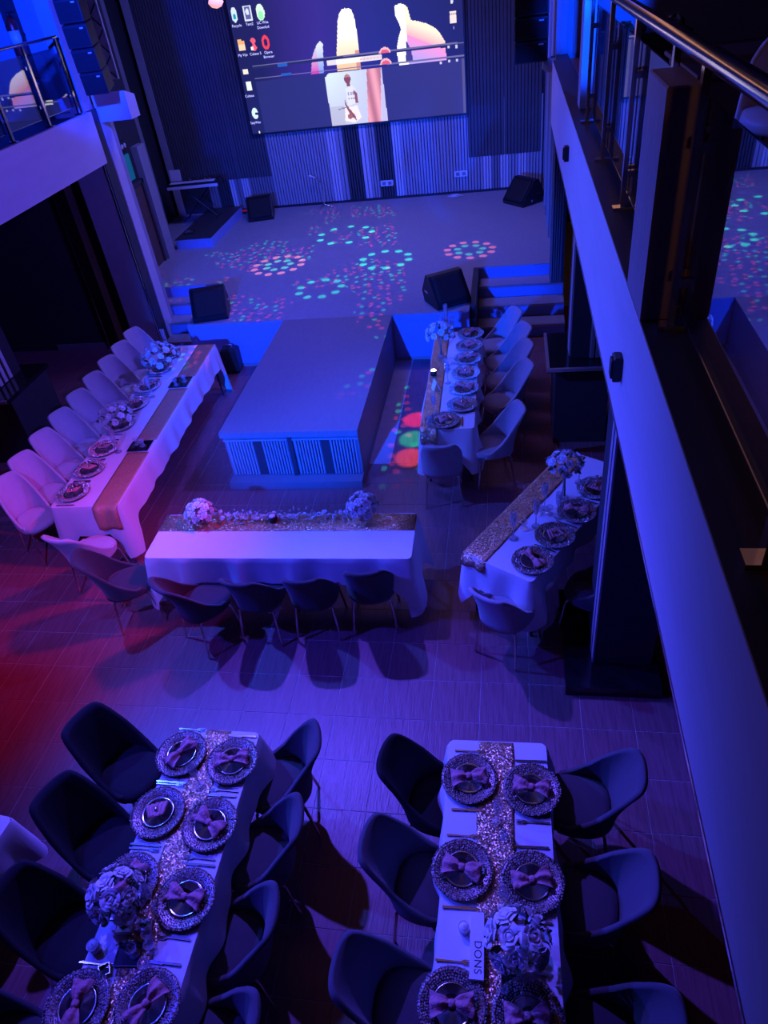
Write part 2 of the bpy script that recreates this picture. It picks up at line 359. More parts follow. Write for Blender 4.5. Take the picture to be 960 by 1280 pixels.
# dark fluted cladding either side of the screen
for x0, x1, z0 in ((-6.95, -4.80, 1.34), (-.78, .60, 1.36)):
    n = 3 if x1-x0 > 2 else 2; wd = (x1-x0)/n
    for k in range(n): obj('dark_cladding', fluted(wd-.004, 5.95-z0, 'drape', .06, .006), wb, (x0+k*wd, 15.235, z0))

st = struct('stage', None, 'carpeted stage with a runway reaching into the hall', 'stage')
b = B()
b.box(-3.215, -.55, 9.42, 16.0, 0, ZS); b.box(-4.72, -3.215, 9.42, 16.0, 0, ZS)
b.box(-.55, .75, 11.05, 16.0, 0, ZS); b.box(-7.2, -4.72, 11.03, 16.0, 0, ZS)
obj('stage_deck', b.mesh('stage_deck', 'carpet'), st)
b = B(); b.box(-3.21, -1.645, 6.46, 9.42, 0.1, ZS-.07); b.box(-3.225, -1.63, 6.40, 9.42, ZS-.07, ZS)
rw = obj('runway', b.mesh('runway', 'runway'), st)
for a0, a1, y in ((-4.72, -3.235, 9.42), (-1.62, -.552, 9.42), (-.545, .75, 11.05), (-6.2, -4.72, 11.03)): obj('front_panel', boxm('front_panel', 'riser', a0, a1, y-.012, y-.001, .06, ZS-.012), st)
obj('runway_plinth', boxm('runway_plinth', 'flute_mid', -3.22, -1.64, 6.30, 9.42, 0, .10), st)
for x0, x1 in ((-3.18, -2.865), (-2.765, -2.46), (-2.385, -2.075), (-1.975, -1.67)):
    obj('fluted_panel', fluted(x1-x0, .46, 'flute', .034, .016), st, (x0, 6.45, .115))
for x0, x1 in ((-2.865, -2.765), (-2.075, -1.975)):
    obj('dark_strip', boxm('dark_strip', 'flute_dark', x0, x1, 6.44, 6.459, .11, .58), st)
for x0, x1 in ((-3.21, -2.45), (-2.40, -1.645)):
    obj('panel_rail', boxm('panel_rail', 'flute', x0, x1, 6.425, 6.459, .58, .60), st)
obj('panel_mullion', boxm('panel_mullion', 'flute_dark', -2.45, -2.40, 6.42, 6.459, .10, .64), st)
# steps
def steps(x0, x1, yb, label):
    s = struct('stage_steps', None, label, 'steps')
    for k in range(3):
        zt = ZS-.178*(k+1); y0 = yb-.34*(k+1); y1 = yb-.34*k
        obj('step', boxm('step', 'riser', x0, x1, y0, y1-.013, 0, zt-.012), s)
        obj('tread', boxm('tread', 'carpet', x0, x1, y0+.036, y1-.013, zt-.0115, zt), s)
        obj('nosing', boxm('nosing', 'nosing', x0, x1, y0-.006, y0+.035, zt-.03, zt+.002), s)
    return s
steps(-.46, .80, 11.05, 'carpeted steps to the stage on its right side')
steps(-6.15, -4.95, 11.03, 'carpeted steps to the stage on its left side')
obj('step_cheek', boxm('step_cheek', 'flute_dark', -.55, -.47, 9.60, 11.05, 0, .71), st)
# riser platform under the keyboard
o = obj('keyboard_riser', boxm('keyboard_riser', 'riser', -6.22, -5.50, 12.95, 14.9, ZS, ZS+.165)); tag(o, 'low carpeted riser under the keyboard', 'platform'); obj('riser_top', boxm('riser_top', 'flute_dark', -6.22, -5.50, 12.95, 14.9, ZS+.165, ZS+.18), o)
# stage side walls
wr = struct('wall_side_right', boxm('wall_side_right', 'wall_dark', .66, .80, 10.9, 15.3, ZS, 6.0), 'fluted right side wall of the stage', 'wall')
for k in range(6): obj('wall_strip', boxm('wall_strip', 'flute_mid' if k % 2 else 'flute', .628, .66, 11.6+k*.6, 11.66+k*.6, ZS, 5.9), wr)
obj('fluted_pier', fluted(.16, 4.9, 'flute_mid', .03, .014), wr, (.60, 10.70, .55))
obj('pier_core', boxm('pier_core', 'flute_dark', .60, .80, 10.71, 10.9, .54, 5.9), wr)
wl = struct('wall_side_left', boxm('wall_side_left', 'wall_dark', -6.5, -6.3, 10.45, 12.9, 0, 6.0), 'dark left side wall of the stage', 'wall')
obj('return_wall', boxm('return_wall', 'wall_dark', -7.3, -7.1, 12.9, 15.3, ZS, 6.0), wl)
obj('corner_pier', boxm('corner_pier', 'wall_blue', -6.36, -6.18, 12.45, 12.75, ZS, 2.6), wl)
for y in (14.5, 13.6): obj('wall_strip', boxm('wall_strip', 'flute', -7.1, -7.07, y, y+.14, ZS, 5.9), wl)
obj('wall_strip', boxm('wall_strip', 'flute', -6.98, -6.84, 15.08, 15.13, .72, 4.6), wl)
d = struct('door_1', boxm('door_1', 'door', -6.29, -6.25, 11.45, 12.35, ZS, 2.05), 'brown door in the left side wall of the stage', 'door')
for z in (.85, 1.45): obj('door_panel', boxm('door_panel', 'door', -6.25, -6.235, 11.55, 12.25, z, z+.48, bev=.006), d)
obj('door_handle', B().tube([(-6.24, 11.55, 1.42), (-6.19, 11.55, 1.42), (-6.19, 11.66, 1.42)], .012).mesh('door_handle', 'chrome'), d)
obj('door_frame', B().box(-6.29, -6.22, 11.39, 11.45, ZS, 2.12).box(-6.29, -6.22, 12.35, 12.41, ZS, 2.12).box(-6.29, -6.22, 11.39, 12.41, 2.06, 2.12).mesh('door_frame', 'flute_dark'), d)
o = obj('teal_panel', boxm('teal_panel', 'teal', -6.29, -6.26, 11.75, 12.25, 2.16, 2.55)); tag(o, 'dim teal glowing panel above the brown door', 'light panel')
o = thing('wall_sign', 'small pale sign with three round marks above the brown door', 'sign', (-6.28, 12.1, 2.68))
obj('sign_plate', boxm('sign_plate', 'black', -.02, .02, -.16, .16, -.07, .07), o)
for k in range(3): obj('round_mark', B().lathe([(.036, 0), (.036, .01), (.02, .012)], 12).xf(Matrix.Rotation(PI/2, 4, 'Y')).mesh('round_mark', 'whiteplastic'), o, (.02, -.1+.1*k, 0))

# end wall beside left steps + corner column
we = struct('wall_end_left', boxm('wall_end_left', 'wall_dark', -8.8, -6.62, 10.3, 10.45, 0, 3.4), 'dark end wall under the left balcony', 'wall')
obj('panel_wall', boxm('panel_wall', 'wall_dark', -6.62, -5.6, 10.3, 10.45, 0, 3.4), we)
obj('upper_wall', boxm('upper_wall', 'wall_blue', -8.8, -5.66, 10.5, 10.7, 3.4, 6.0), we)
for x0, x1 in ((-6.42, -6.31), (-6.15, -6.06)): obj('wall_strip', boxm('wall_strip', 'flute_light', x0, x1, 10.27, 10.3, .05, 2.62), we)
obj('panel_header', boxm('panel_header', 'flute_dark', -6.62, -5.95, 10.24, 10.3, 2.64, 2.76), we)
obj('edge_trim', boxm('edge_trim', 'chrome', -6.63, -6.615, 10.27, 10.3, 0, 2.7), we)
obj('baseboard', boxm('baseboard', 'flute_mid', -7.6, -6.65, 10.28, 10.3, 0, .10), we)
col = struct('corner_column', boxm('corner_column', 'wall_blue', -5.95, -5.5, 9.95, 10.6, 0, 3.5), 'corner column between left balcony and stage', 'column')
obj('column_upper', boxm('column_upper', 'wall_blue', -5.72, -5.52, 9.95, 10.2, 3.5, 6.0), col)
obj('edge_trim', boxm('edge_trim', 'chrome', -5.505, -5.49, 9.94, 9.955, .1, 3.5), col)
obj('dark_strip', boxm('dark_strip', 'flute_dark', -5.5, -5.48, 9.97, 10.2, .1, 3.5), col)
obj('pale_strip', boxm('pale_strip', 'flute_light', -5.5, -5.475, 10.22, 10.45, .1, 3.7), col)
b = B().prism([(10.22, 3.32), (10.50, 3.32), (10.50, 3.58), (10.22, 3.66)], 'x', -5.47, -5.02)
struct('trim_1', b.mesh('trim_1', 'fascia'), 'pale boxed beam end beyond the left balcony', 'beam')

# ------------------------------------------------------------------ balconies
bl = struct('balcony_left', boxm('balcony_left', 'ledge', -8.8, -5.46, -1.3, 9.9, 3.0, 3.46), 'left balcony with a pale painted fascia', 'balcony')
obj('fascia', boxm('fascia', 'fascia', -5.46, -5.40, -1.3, 9.9, 2.88, 3.50), bl)
br = struct('balcony_right', boxm('balcony_right', 'ledge', .56, 3.0, -1.3, 10.4, 2.98, 3.44), 'right balcony with a long pale painted fascia', 'balcony')
obj('fascia', boxm('fascia', 'fascia', .50, .56, -1.3, 9.9, 2.86, 3.50), br)
obj('fascia_lip', boxm('fascia_lip', 'flute_dark', .52, .56, -1.3, 9.9, 2.79, 2.86), br)
obj('lip_edging', boxm('lip_edging', 'chrome', .512, .52, -1.3, 9.9, 2.785, 2.80), br)
obj('ledge', boxm('ledge', 'ledge', .56, .70, -1.3, 10.4, 3.44, 3.4984), br)
obj('ledge_cap', boxm('ledge_cap', 'ledge', .504, .70, -1.3, 9.9, 3.4985, 3.503), br)
for k in range(30):
    y = .9+k*.14
    obj('plank', boxm('plank', 'plank', .702, 2.9, y+.002, y+.138, 3.44, 3.462, bev=.002), br)
obj('far_planks', boxm('far_planks', 'plank', .702, 2.9, 5.1, 10.2, 3.44, 3.46), br)
newel = obj('newel_post', boxm('newel_post', 'wood', .50, .615, 2.72, 3.10, 3.5035, 4.30, bev=.006)); tag(newel, 'square dark wooden newel post on the right balcony edge', 'post')
def railing(name, label, X, y0, y1, zf, zg0, zg1, zr, ypost, side, rr=.03):
    t = thing(name, label, 'railing', (X, 0, zf))
    obj('handrail', B().tube([(0, y0, zr-zf), (0, y1, zr-zf)], rr, 12).mesh('handrail', 'chrome'), t)
    for y in ypost:
        p = obj('rail_post', B().box(-.012, .012, y-.02, y+.02, 0, zr-zf-.02).mesh('rail_post', 'chrome'), t)
        obj('post_foot', boxm('post_foot', 'chrome', -.05, .05, y-.03, y+.03, 0, .015), p)
    yy = sorted(ypost)
    for a, b_ in zip(yy[:-1], yy[1:]):
        if b_-a < .5: continue
        g = obj('glass_panel', boxm('glass_panel', 'railglass', .026*side, .034*side, a+.03, b_-.03, zg0-zf, zg1-zf), t)
        for yc in (a+.05, b_-.05):
            for zc in (zg0+.12, zg1-.12):
                obj('glass_clip', boxm('glass_clip', 'chrome', *sorted((.005*side, .046*side)), yc-.014, yc+.014, zc-zf-.016, zc-zf+.016), g)
        obj('glass_edge', boxm('glass_edge', 'chrome', *sorted((.024*side, .036*side)), a+.03, b_-.03, zg0-zf-.006, zg0-zf), g)
    return t
railing('glass_railing', 'chrome and tinted glass railing along the right balcony edge', .60, .3, 6.5, 3.5035, 3.575, 4.26, 4.385, [.4, 1.35, 2.66, 3.16, 4.15, 5.2, 6.4], 1)
railing('glass_railing', 'chrome and tinted glass railing along the left balcony edge', -5.48, 4.2, 9.78, 3.501, 3.60, 4.24, 4.345, [4.3, 5.6, 6.9, 8.15, 8.83+.15, 9.74], -1, .018)
for nm, y, z in (('socket_box', 6.76, 3.21), ('socket_box', 3.02, 3.15)):
    o = thing(nm, 'small black box on the right fascia, '+('far one' if y > 5 else 'near one below the newel post'), 'box', (.50, y, z))
    obj('box_body', boxm('box_body', 'black', -.04, -.001, -.04, .04, -.06, .06, bev=.008), o)
    obj('box_cap', boxm('box_cap', 'black', -.05, -.04, -.028, .028, -.045, .045, bev=.004), o)
# bright pier and wall at the far end of the right balcony
pb = struct('balcony_pier', boxm('balcony_pier', 'wall_blue', .585, .68, 6.95, 7.18, 3.504, 6.0), 'blue lit pier at the far end of the right balcony', 'pier')
we2 = struct('wall_end_right', boxm('wall_end_right', 'wall_blue', .56, 3.0, 10.4, 10.5, 3.0, 6.0), 'blue lit end wall of the right balcony', 'wall')
for k in range(3): obj('wall_strip', boxm('wall_strip', 'wall_blue', .6+k*.16, .68+k*.16, 10.34, 10.4, 3.5, 5.9), we2)

# columns with plinth
def column(name, X0, X1, Y0, Y1, PX0, PX1, PY0, PY1, zp, label, veins=False):
    s = struct(name, boxm(name, 'wall_dark', X0, X1, Y0, Y1, zp, 2.97), label, 'column')
    obj('pedestal', boxm('pedestal', 'flute_dark', PX0+.09, PX1-.02, PY0+.09, PY1-.06, 0, zp-.05), s)
    obj('pedestal_cap', boxm('pedestal_cap', 'marble', PX0, PX1, PY0, PY1, zp-.05, zp), s)
    for (a, b_, c, d_) in ((PX0-.012, PX0+.02, PY0, PY1), (PX0, PX1, PY0-.012, PY0+.02)):
        obj('cap_edging', boxm('cap_edging', 'nosing', a, b_, c, d_, zp-.03, zp+.006), s)
    return s
c1 = column('hall_column', .66, 1.1, 7.32, 7.85, .41, 1.1, 7.08, 7.98, 1.0, 'dark column under the right balcony near the stage steps')
obj('corner_strip', boxm('corner_strip', 'flute', .645, .66, 7.36, 7.55, 1.01, 2.9), c1)
obj('fluted_panel', fluted(.22, 1.9, 'flute_mid', .05, .02), c1, (.86, 7.31, 1.01))
c2 = column('hall_column', -6.95, -6.35, 7.05, 7.7, -6.7-.4, -6.05, 6.85, 7.85, .95, 'dark column with a pale edged pedestal under the left balcony')
for k in range(4): obj('corner_strip', boxm('corner_strip', 'flute_light', -6.35, -6.335, 7.1+k*.11, 7.16+k*.11, .96, 2.9), c2)
c3 = struct('hall_column', boxm('hall_column', 'wall_dark', .66, 1.1, 3.82, 4.3, .10, 2.97), 'dark column beside the slanted table under the right balcony', 'column')
for y in (3.82, 3.93): obj('corner_strip', boxm('corner_strip', 'flute', .648, .66, y, y+.07, .10, 2.9), c3)
obj('plinth', boxm('plinth', 'marble', .43, 1.15, 3.57, 4.64, 0, .10), c3)
o = obj('stone_slab', boxm('stone_slab', 'marble', .43, .64, 7.45, 7.9, 1.0, 1.004), None)
tag(o, 'black glossy slab lying on the column pedestal near the steps', 'slab')

# ------------------------------------------------------------------ LED screen
X0, X1, Z0, Z1 = -4.85, -.795, 2.15, 4.45
UL = -.042
scr = thing('led_screen', 'large lit video wall showing a computer desktop', 'screen', (0, 15.18, 0))
obj('screen_frame', B().box(X0+UL*4.055-.03, X1+.03, -.02, .08, Z0-.03, Z0).box(X0+UL*4.055-.03, X1+.03, -.02, .08, Z1, Z1+.03).box(X0+UL*4.055-.03, X0+UL*4.055, -.02, .08, Z0, Z1).box(X1, X1+.03, -.02, .08, Z0, Z1).box(X0+UL*4.055, X1, .02, .08, Z0, Z1).mesh('screen_frame', 'black'), scr)
NU, NV = 330, 170
def inside(u, v, poly):
    c = False; n = len(poly); j = n-1
    for i in range(n):
        (a, b_), (c_, d_) = poly[i], poly[j]
        if (b_ > v) != (d_ > v) and u < (c_-a)*(v-b_)/(d_-b_)+a: c = not c
        j = i
    return c
BIG = [(.419, .39), (.42, .4575), (.4381, .6243), (.4483, .72), (.4583, .7614), (.471, .79), (.4858, .7977), (.502, .795), (.5139, .7858), (.522, .75), (.5267, .7028), (.529, .62), (.5302, .5363), (.5293, .385)]
SML = [(.2942, .391), (.3088, .5011), (.3259, .5522), (.34, .585), (.3565, .6075), (.3681, .5886), (.3539, .3862)]
RT = [(.708, .7731), (.7323, .7844), (.75, .772), (.7621, .7519), (.7738, .67), (.81, .655), (.8435, .6345), (.875, .603), (.8963, .5672), (.918, .5048), (.9205, .3823), (.7052, .3846), (.6993, .483), (.712, .56), (.728, .6203), (.718, .67), (.7047, .7169)]
NOT = [(.7464, .5427), (.7667, .4681), (.7701, .40), (.7363, .40)]
PH = [(.3564, .3551), (.3767, .3841), (.6234, .3939), (.6308, 0), (.3584, 0)]
TOR = [(.4449, .2621), (.4773, .2831), (.4925, .2543), (.4935, .1545), (.4475, .1348), (.447, .2088)]
ARL = [(.4836, .2486), (.4971, .2207), (.4998, .1538), (.4842, .1493)]
ARR = [(.4344, .1908), (.4451, .1355), (.4769, .0628), (.4826, .0206), (.4553, .0655), (.4335, .1503)]
LEG = [(.4332, .1236), (.4919, .1346), (.5072, .0437), (.4731, .0076), (.4253, .0288)]
CUR = [(.5545, .3864), (.6213, .3942), (.5978, 0), (.5354, 0)]
CU2 = [(.6184, .3182), (.6308, .3097), (.6308, 0), (.6022, 0)]
def lerp(a, b_, t): t = max(0, min(1, t)); return tuple(x+(y-x)*t for x, y in zip(a, b_))
def ell(u, v, cu, cv, ru, rv): return ((u-cu)/ru)**2+((v-cv)/rv)**2 < 1
def pix(u, v):
    bg = lerp((.012, .014, .10), (.05, .02, .26), 1-abs(u-.36)/.3)
    bg = lerp(bg, (.02, .03, .28), (.5-abs(u-.6))/.4*.5)
    c = bg
    if .385 < v:
        if inside(u, v, SML):
            t = (v-.39)/.2; c = lerp((.75, .05, .5), (.75, .8, 1.), t); 
            if u > .333: c = lerp((.2, .35, .95), (.85, .9, 1.), t)
        elif inside(u, v, BIG):
            c = lerp((1., .62, .30), (1.25, 1.05, .8), (v-.39)/.2)
            if v > .58: c = lerp(c, (1.4, 1.35, 1.3), (v-.58)/.1)
            if u > .512 and v < .52: c = (.75, .33, .22)
        elif inside(u, v, NOT): c = (.06, .05, .25)
        elif inside(u, v, RT):
            c = (1.3, 1.25, 1.2)
            if u > .752:
                q = v-(.62-(u-.75)*.75)
                c = lerp((.55, .42, .95), (1.1, .35, .75), (q+.18)/.14) if q < -.04 else lerp((1.1, .5, .55), (1.25, 1.05, .75), (q+.04)/.10)
        la = .4806-(u+.0142)*.006; lb = .4013-(u-.0015)*.005
        if u > .02:
            if abs(v-la) < .0075: c = (.018, .022, .11)
            if abs(v-la-.012) < .0045 or abs(v-lb-.003) < .004: c = (.17, .16, .35)
            if (abs(v-.478) < .012 and .14 < u < .19) or (abs(v-.408) < .010 and .15 < u < .20): c = (.02, .12, .55)
            if .375 < u < .629 and .436 < v < .468: c = (.85, .8, .85) if u < .42 or u > .54 else (1.25, 1.05, .9)
            if .53 < u < .628 and .445 < v < .46: c = (.9, .5, .55) if int(u*130) % 2 else (.95, .7, .75)
            for vc in (.474, .399):
                if ell(u, v, .646, vc, .027, .042) and v > vc: c = (.85, .12, .18) if ell(u, v, .646, vc, .02, .028) else (1., .55, .6)
    else:
        c = lerp((.022, .026, .16), (.035, .035, .20), u) if u > .02 else bg
        if u > .988: c = (.10, .09, .25)
        if inside(u, v, PH):
            c = lerp((.62, .62, .82), (.8, .95, 1.0), v/.38); c = lerp(c, (.62, .66, .95), (u-.38)/.2)
            if u < .43 and v < .14: c = lerp(c, (.5, .5, .66), .6)
            if .40 < u < .45 and abs(v-.118-.2*(u-.4)) < .005: c = (.3, .28, .4)
            if inside(u, v, CUR):
                k = (u+.06*v-.56)*17; c = lerp((1.0, .42, .5), (.55, .18, .24), .5+.5*math.sin(k*6.3))
            if inside(u, v, CU2): c = (.62, .6, .9)
            if inside(u, v, LEG): c = (1., .92, .9)
            if inside(u, v, TOR):
                c = (.85, .85, 1.05)
                if (abs(v-.225) < .012 or abs(v-.19) < .007) and .45 < u < .485 and int(u*260) % 3: c = (.35, .35, .5)
            if inside(u, v, ARL) or inside(u, v, ARR): c = (.30, .09, .10)
            if ell(u, v, .4600, .329, .0155, .034) or (abs(u-.463) < .008 and .275 < v < .3): c = (.26, .07, .08) if v < .34 else (.5, .22, .2)
            if ell(u, v, .4525, .058, .012, .02): c = (.4, .14, .13)
    # desktop icons
    if ell(u, v, -.0167, .845, .014, .05): c = (.75, .9, 1.) if not ell(u, v, -.0167, .835, .007, .02) else (.0, .4, .6)
    if abs(u-.0467) < .019 and abs(v-.8466) < .05: c = (.8, .85, 1.) if ell(u, v, .046, .855, .008, .022) or abs(u-.0467) > .013 or abs(v-.8466) > .04 else (.12, .14, .4)
    if ell(u, v, .1054, .8403, .019, .055): c = (.35, 1., .5) if ell(u, v, .1054, .82, .012, .03) else (.8, 1., .85)
    if abs(u+.0102) < .016 and abs(v-.6431) < .038 and not (u > -.006 and v > .67): c = (1., .75, .5) if v < .645 else (1., .5, .2)
    if ell(u, v, .047, .6377, .016, .045) and (abs((u-.047)*2.6) < abs(v-.64)+.012): c = (1., .12, .2)
    if abs(u-.037) < .006 and abs(v-.612) < .014: c = (1, 1, 1)
    if ell(u, v, .1051, .6412, .018, .05) and not ell(u, v, .1051, .6412, .008, .028): c = (1., .06, .08)
    if abs(u+.0163) < .013 and abs(v-.458) < .019: c = (1., .9, .75)
    if abs(u+.0137) < .012 and abs(v-.3568) < .034: c = (.95, 1., .9)
    if ell(u, v, -.0108, .1534, .015, .042) and not (u > -.012 and .14 < v < .16): c = (.75, 1., 1.)
    if abs(u+.008) < .004 and v < .02: c = (.9, .9, 1.)
    if abs(u-.9576) < .014 and abs(v-.6564) < .036: c = (1., .85, .8) if not (.668 < v < .68 and int(u*300) % 2) else (.25, .15, .3)
    if ell(u, v, .9547, .7549, .006, .014): c = (.8, .8, 1.)
    for (cu, cv) in ((.9314, .4664), (.9669, .4647), (.8953, .3696), (.9315, .3725), (.9674, .3709)):
        if abs(u-cu) < .005 and abs(v-cv) < .009: c = (.65, .65, .9)
    return c
vs = []; fs = []; cl = []
for j in range(NV+1):
    for i in range(NU+1):
        u = UL+(1-UL)*i/NU; vs.append((X0+4.055*u, 0, Z0+(Z1-Z0)*j/NV))
for j in range(NV):
    for i in range(NU):
        a = j*(NU+1)+i; fs.append((a, a+1, a+NU+2, a+NU+1))
        cl += [*pix(UL+(1-UL)*(i+.5)/NU, (j+.5)/NV), 1.0]
me = bpy.data.meshes.new('display'); me.from_pydata(vs, [], fs)
at_ = me.attributes.new('picture', 'FLOAT_COLOR', 'FACE'); at_.data.foreach_set('color', cl)
sm = bpy.data.materials.new('led_display'); sm.use_nodes = True; N = sm.node_tree.nodes; L = sm.node_tree.links
bs = N['Principled BSDF']; bs.inputs['Base Color'].default_value = (.02, .02, .02, 1); bs.inputs['Roughness'].default_value = .7
an = N.new('ShaderNodeAttribute'); an.attribute_name = 'picture'; L.new(an.outputs['Color'], bs.inputs['Emission Color']); bs.inputs['Emission Strength'].default_value = 1.0
me.materials.append(sm)
disp = obj('display', me, scr)
tm = mat('icon_caption', (.8, .8, .8), .6, noise=.02, emit=(.8, .82, 1.), estr=.9)
for (u, v, s) in ((-.0141, .766, 'Recycle'), (.0462, .766, 'Text2'), (.1075, .766, 'UC Wea'), (.1064, .735, 'Downlod'), (-.0133, .567, 'My Vijo'), (.0481, .566, 'Cubase 5'), (.1094, .566, 'Opera'), (.1089, .536, 'Browser'), (-.0201, .277, 'Cubase'), (-.0167, .076, 'EasyWor'), (.9586, .58, '1')):
    cu = bpy.data.curves.new('caption', 'FONT'); cu.body = s; cu.size = .060; cu.align_x = 'CENTER'
    to = bpy.data.objects.new('tmp', cu); C.objects.link(to)
    tme = bpy.data.meshes.new_from_object(to.evaluated_get(bpy.context.evaluated_depsgraph_get()))
    bpy.data.objects.remove(to); tme.materials.clear(); tme.materials.append(tm)
    obj('icon_caption', tme, disp, (X0+4.055*u, -.003, Z0+(Z1-Z0)*v), (PI/2, 0, 0))

# ------------------------------------------------------------------ chairs
def sgn(v): return (v > 0)-(v < 0)
def sup(a, e): return sgn(a)*abs(a)**e
def chair_meshes(fab):
    def back(u, v):
        ph = (u*2-1)*math.radians(118); a = abs(ph)/math.radians(118)
        k = 1-max(0, min(1, (a-.30)/.62)); k = k*k*(3-2*k)
        top = .465+.405*k
        z = .40+(top-.40)*v; t = (z-.40)/.46
        r = .222
        x = r*sup(math.sin(ph), .8); y = -.225*sup(math.cos(ph), .8)
        y -= .115*t*t+.02*t; x *= 1-.06*(1-t)
        if a > .55: x *= 1+.03*t
        return (x, y, z)
    bk = B().grid(back, 34, 9, .03)
    seat = B(); prof = [(.02, .385), (.16, .385), (.198, .40), (.205, .43), (.195, .458), (.16, .470), (.09, .474), (.0, .475)]
    n = 28; vs = []; fs = []
    for r, z in prof:
        for k in range(n):
            a = 2*PI*k/n; vs.append((r*sup(math.cos(a), .75), .015+r*1.04*sup(math.sin(a), .75), z))
    for i in range(len(prof)-1):
        for k in range(n): fs.append((i*n+k, i*n+(k+1) % n, i*n+n+(k+1) % n, i*n+n+k))
    fs.append(tuple(reversed(range(n)))); seat.add(vs, fs, True)
    return bk.mesh('backrest', fab), seat.mesh('seat', fab)
CH = {f: chair_meshes(f) for f in ('velvet', 'velvet_light', 'velvet_mid', 'velvet_dark', 'velvet_black')}
leg_m = [B().tube([(sx*.15, sy*.14, .392), (sx*.165, sy*.16, .36), (sx*.195, sy*.205, 0)], .011, 8).mesh('leg', 'brass') for sx in (-1, 1) for sy in (-1, 1)]
frame_m = B().tube([(-.16, -.155, .378), (-.08, -.165, .366), (.08, -.165, .366), (.16, -.155, .378)], .009, 6).tube([(-.16, .155, .378), (.16, .155, .378)], .009, 6).tube([(-.155, -.15, .38), (-.155, .15, .38)], .009, 6).tube([(.155, -.15, .38), (.155, .15, .38)], .009, 6).mesh('seat_frame', 'brass')
def chair(x, y, deg, fab, label, group, sx=1.0):
    t = thing('dining_chair', label, 'chair', (x, y, 0.003), math.radians(deg), group); t.scale = (sx, 1, 1)
    obj('backrest', CH[fab][0], t); obj('seat', CH[fab][1], t); obj('seat_frame', frame_m, t)
    for m in leg_m: obj('leg', m, t)
    return t
ORD = ['first', 'second', 'third', 'fourth', 'fifth', 'sixth', 'seventh', 'eighth', 'ninth']
# long left table, chairs along its left side from the near end
t1y = [5.22, 5.66, 6.12, 6.58, 7.04, 7.50, 7.96, 8.40, 8.84]
for k, y in enumerate(t1y):
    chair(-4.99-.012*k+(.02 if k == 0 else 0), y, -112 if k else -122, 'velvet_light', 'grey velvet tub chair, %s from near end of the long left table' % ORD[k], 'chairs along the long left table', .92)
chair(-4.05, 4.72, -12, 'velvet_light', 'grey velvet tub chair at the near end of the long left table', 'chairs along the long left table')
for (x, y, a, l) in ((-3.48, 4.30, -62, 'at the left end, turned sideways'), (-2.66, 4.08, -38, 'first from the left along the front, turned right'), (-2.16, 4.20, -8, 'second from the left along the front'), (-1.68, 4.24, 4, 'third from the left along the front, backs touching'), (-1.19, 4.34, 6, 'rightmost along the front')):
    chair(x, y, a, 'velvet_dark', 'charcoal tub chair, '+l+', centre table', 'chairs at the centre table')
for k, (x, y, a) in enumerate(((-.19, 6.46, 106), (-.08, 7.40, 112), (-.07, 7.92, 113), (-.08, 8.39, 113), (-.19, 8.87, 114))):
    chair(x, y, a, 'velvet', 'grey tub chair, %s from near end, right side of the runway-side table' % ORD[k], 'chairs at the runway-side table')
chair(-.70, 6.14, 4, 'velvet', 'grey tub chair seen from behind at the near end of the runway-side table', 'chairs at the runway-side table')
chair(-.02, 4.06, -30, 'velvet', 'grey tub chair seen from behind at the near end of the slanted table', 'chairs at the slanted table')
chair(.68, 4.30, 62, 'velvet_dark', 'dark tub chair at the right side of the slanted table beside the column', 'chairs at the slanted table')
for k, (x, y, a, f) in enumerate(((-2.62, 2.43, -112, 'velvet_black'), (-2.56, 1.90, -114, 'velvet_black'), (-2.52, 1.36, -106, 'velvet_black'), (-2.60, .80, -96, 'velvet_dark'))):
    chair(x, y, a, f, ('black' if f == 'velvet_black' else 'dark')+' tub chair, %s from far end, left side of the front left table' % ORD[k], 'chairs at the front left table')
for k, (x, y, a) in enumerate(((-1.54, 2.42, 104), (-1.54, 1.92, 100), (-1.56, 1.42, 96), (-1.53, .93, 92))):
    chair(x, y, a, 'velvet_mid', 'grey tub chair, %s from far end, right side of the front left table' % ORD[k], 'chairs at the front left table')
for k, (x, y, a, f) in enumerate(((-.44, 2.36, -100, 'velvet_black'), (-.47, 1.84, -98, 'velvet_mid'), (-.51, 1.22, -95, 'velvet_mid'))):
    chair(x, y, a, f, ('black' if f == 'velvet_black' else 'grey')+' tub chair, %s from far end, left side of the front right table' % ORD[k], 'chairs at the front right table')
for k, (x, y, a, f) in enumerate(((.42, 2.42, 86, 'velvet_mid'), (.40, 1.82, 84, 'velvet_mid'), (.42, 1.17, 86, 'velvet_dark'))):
    chair(x, y, a, f, ('dark' if f == 'velvet_dark' else 'grey')+' tub chair, %s from far end, right side of the front right table' % ORD[k], 'chairs at the front right table')

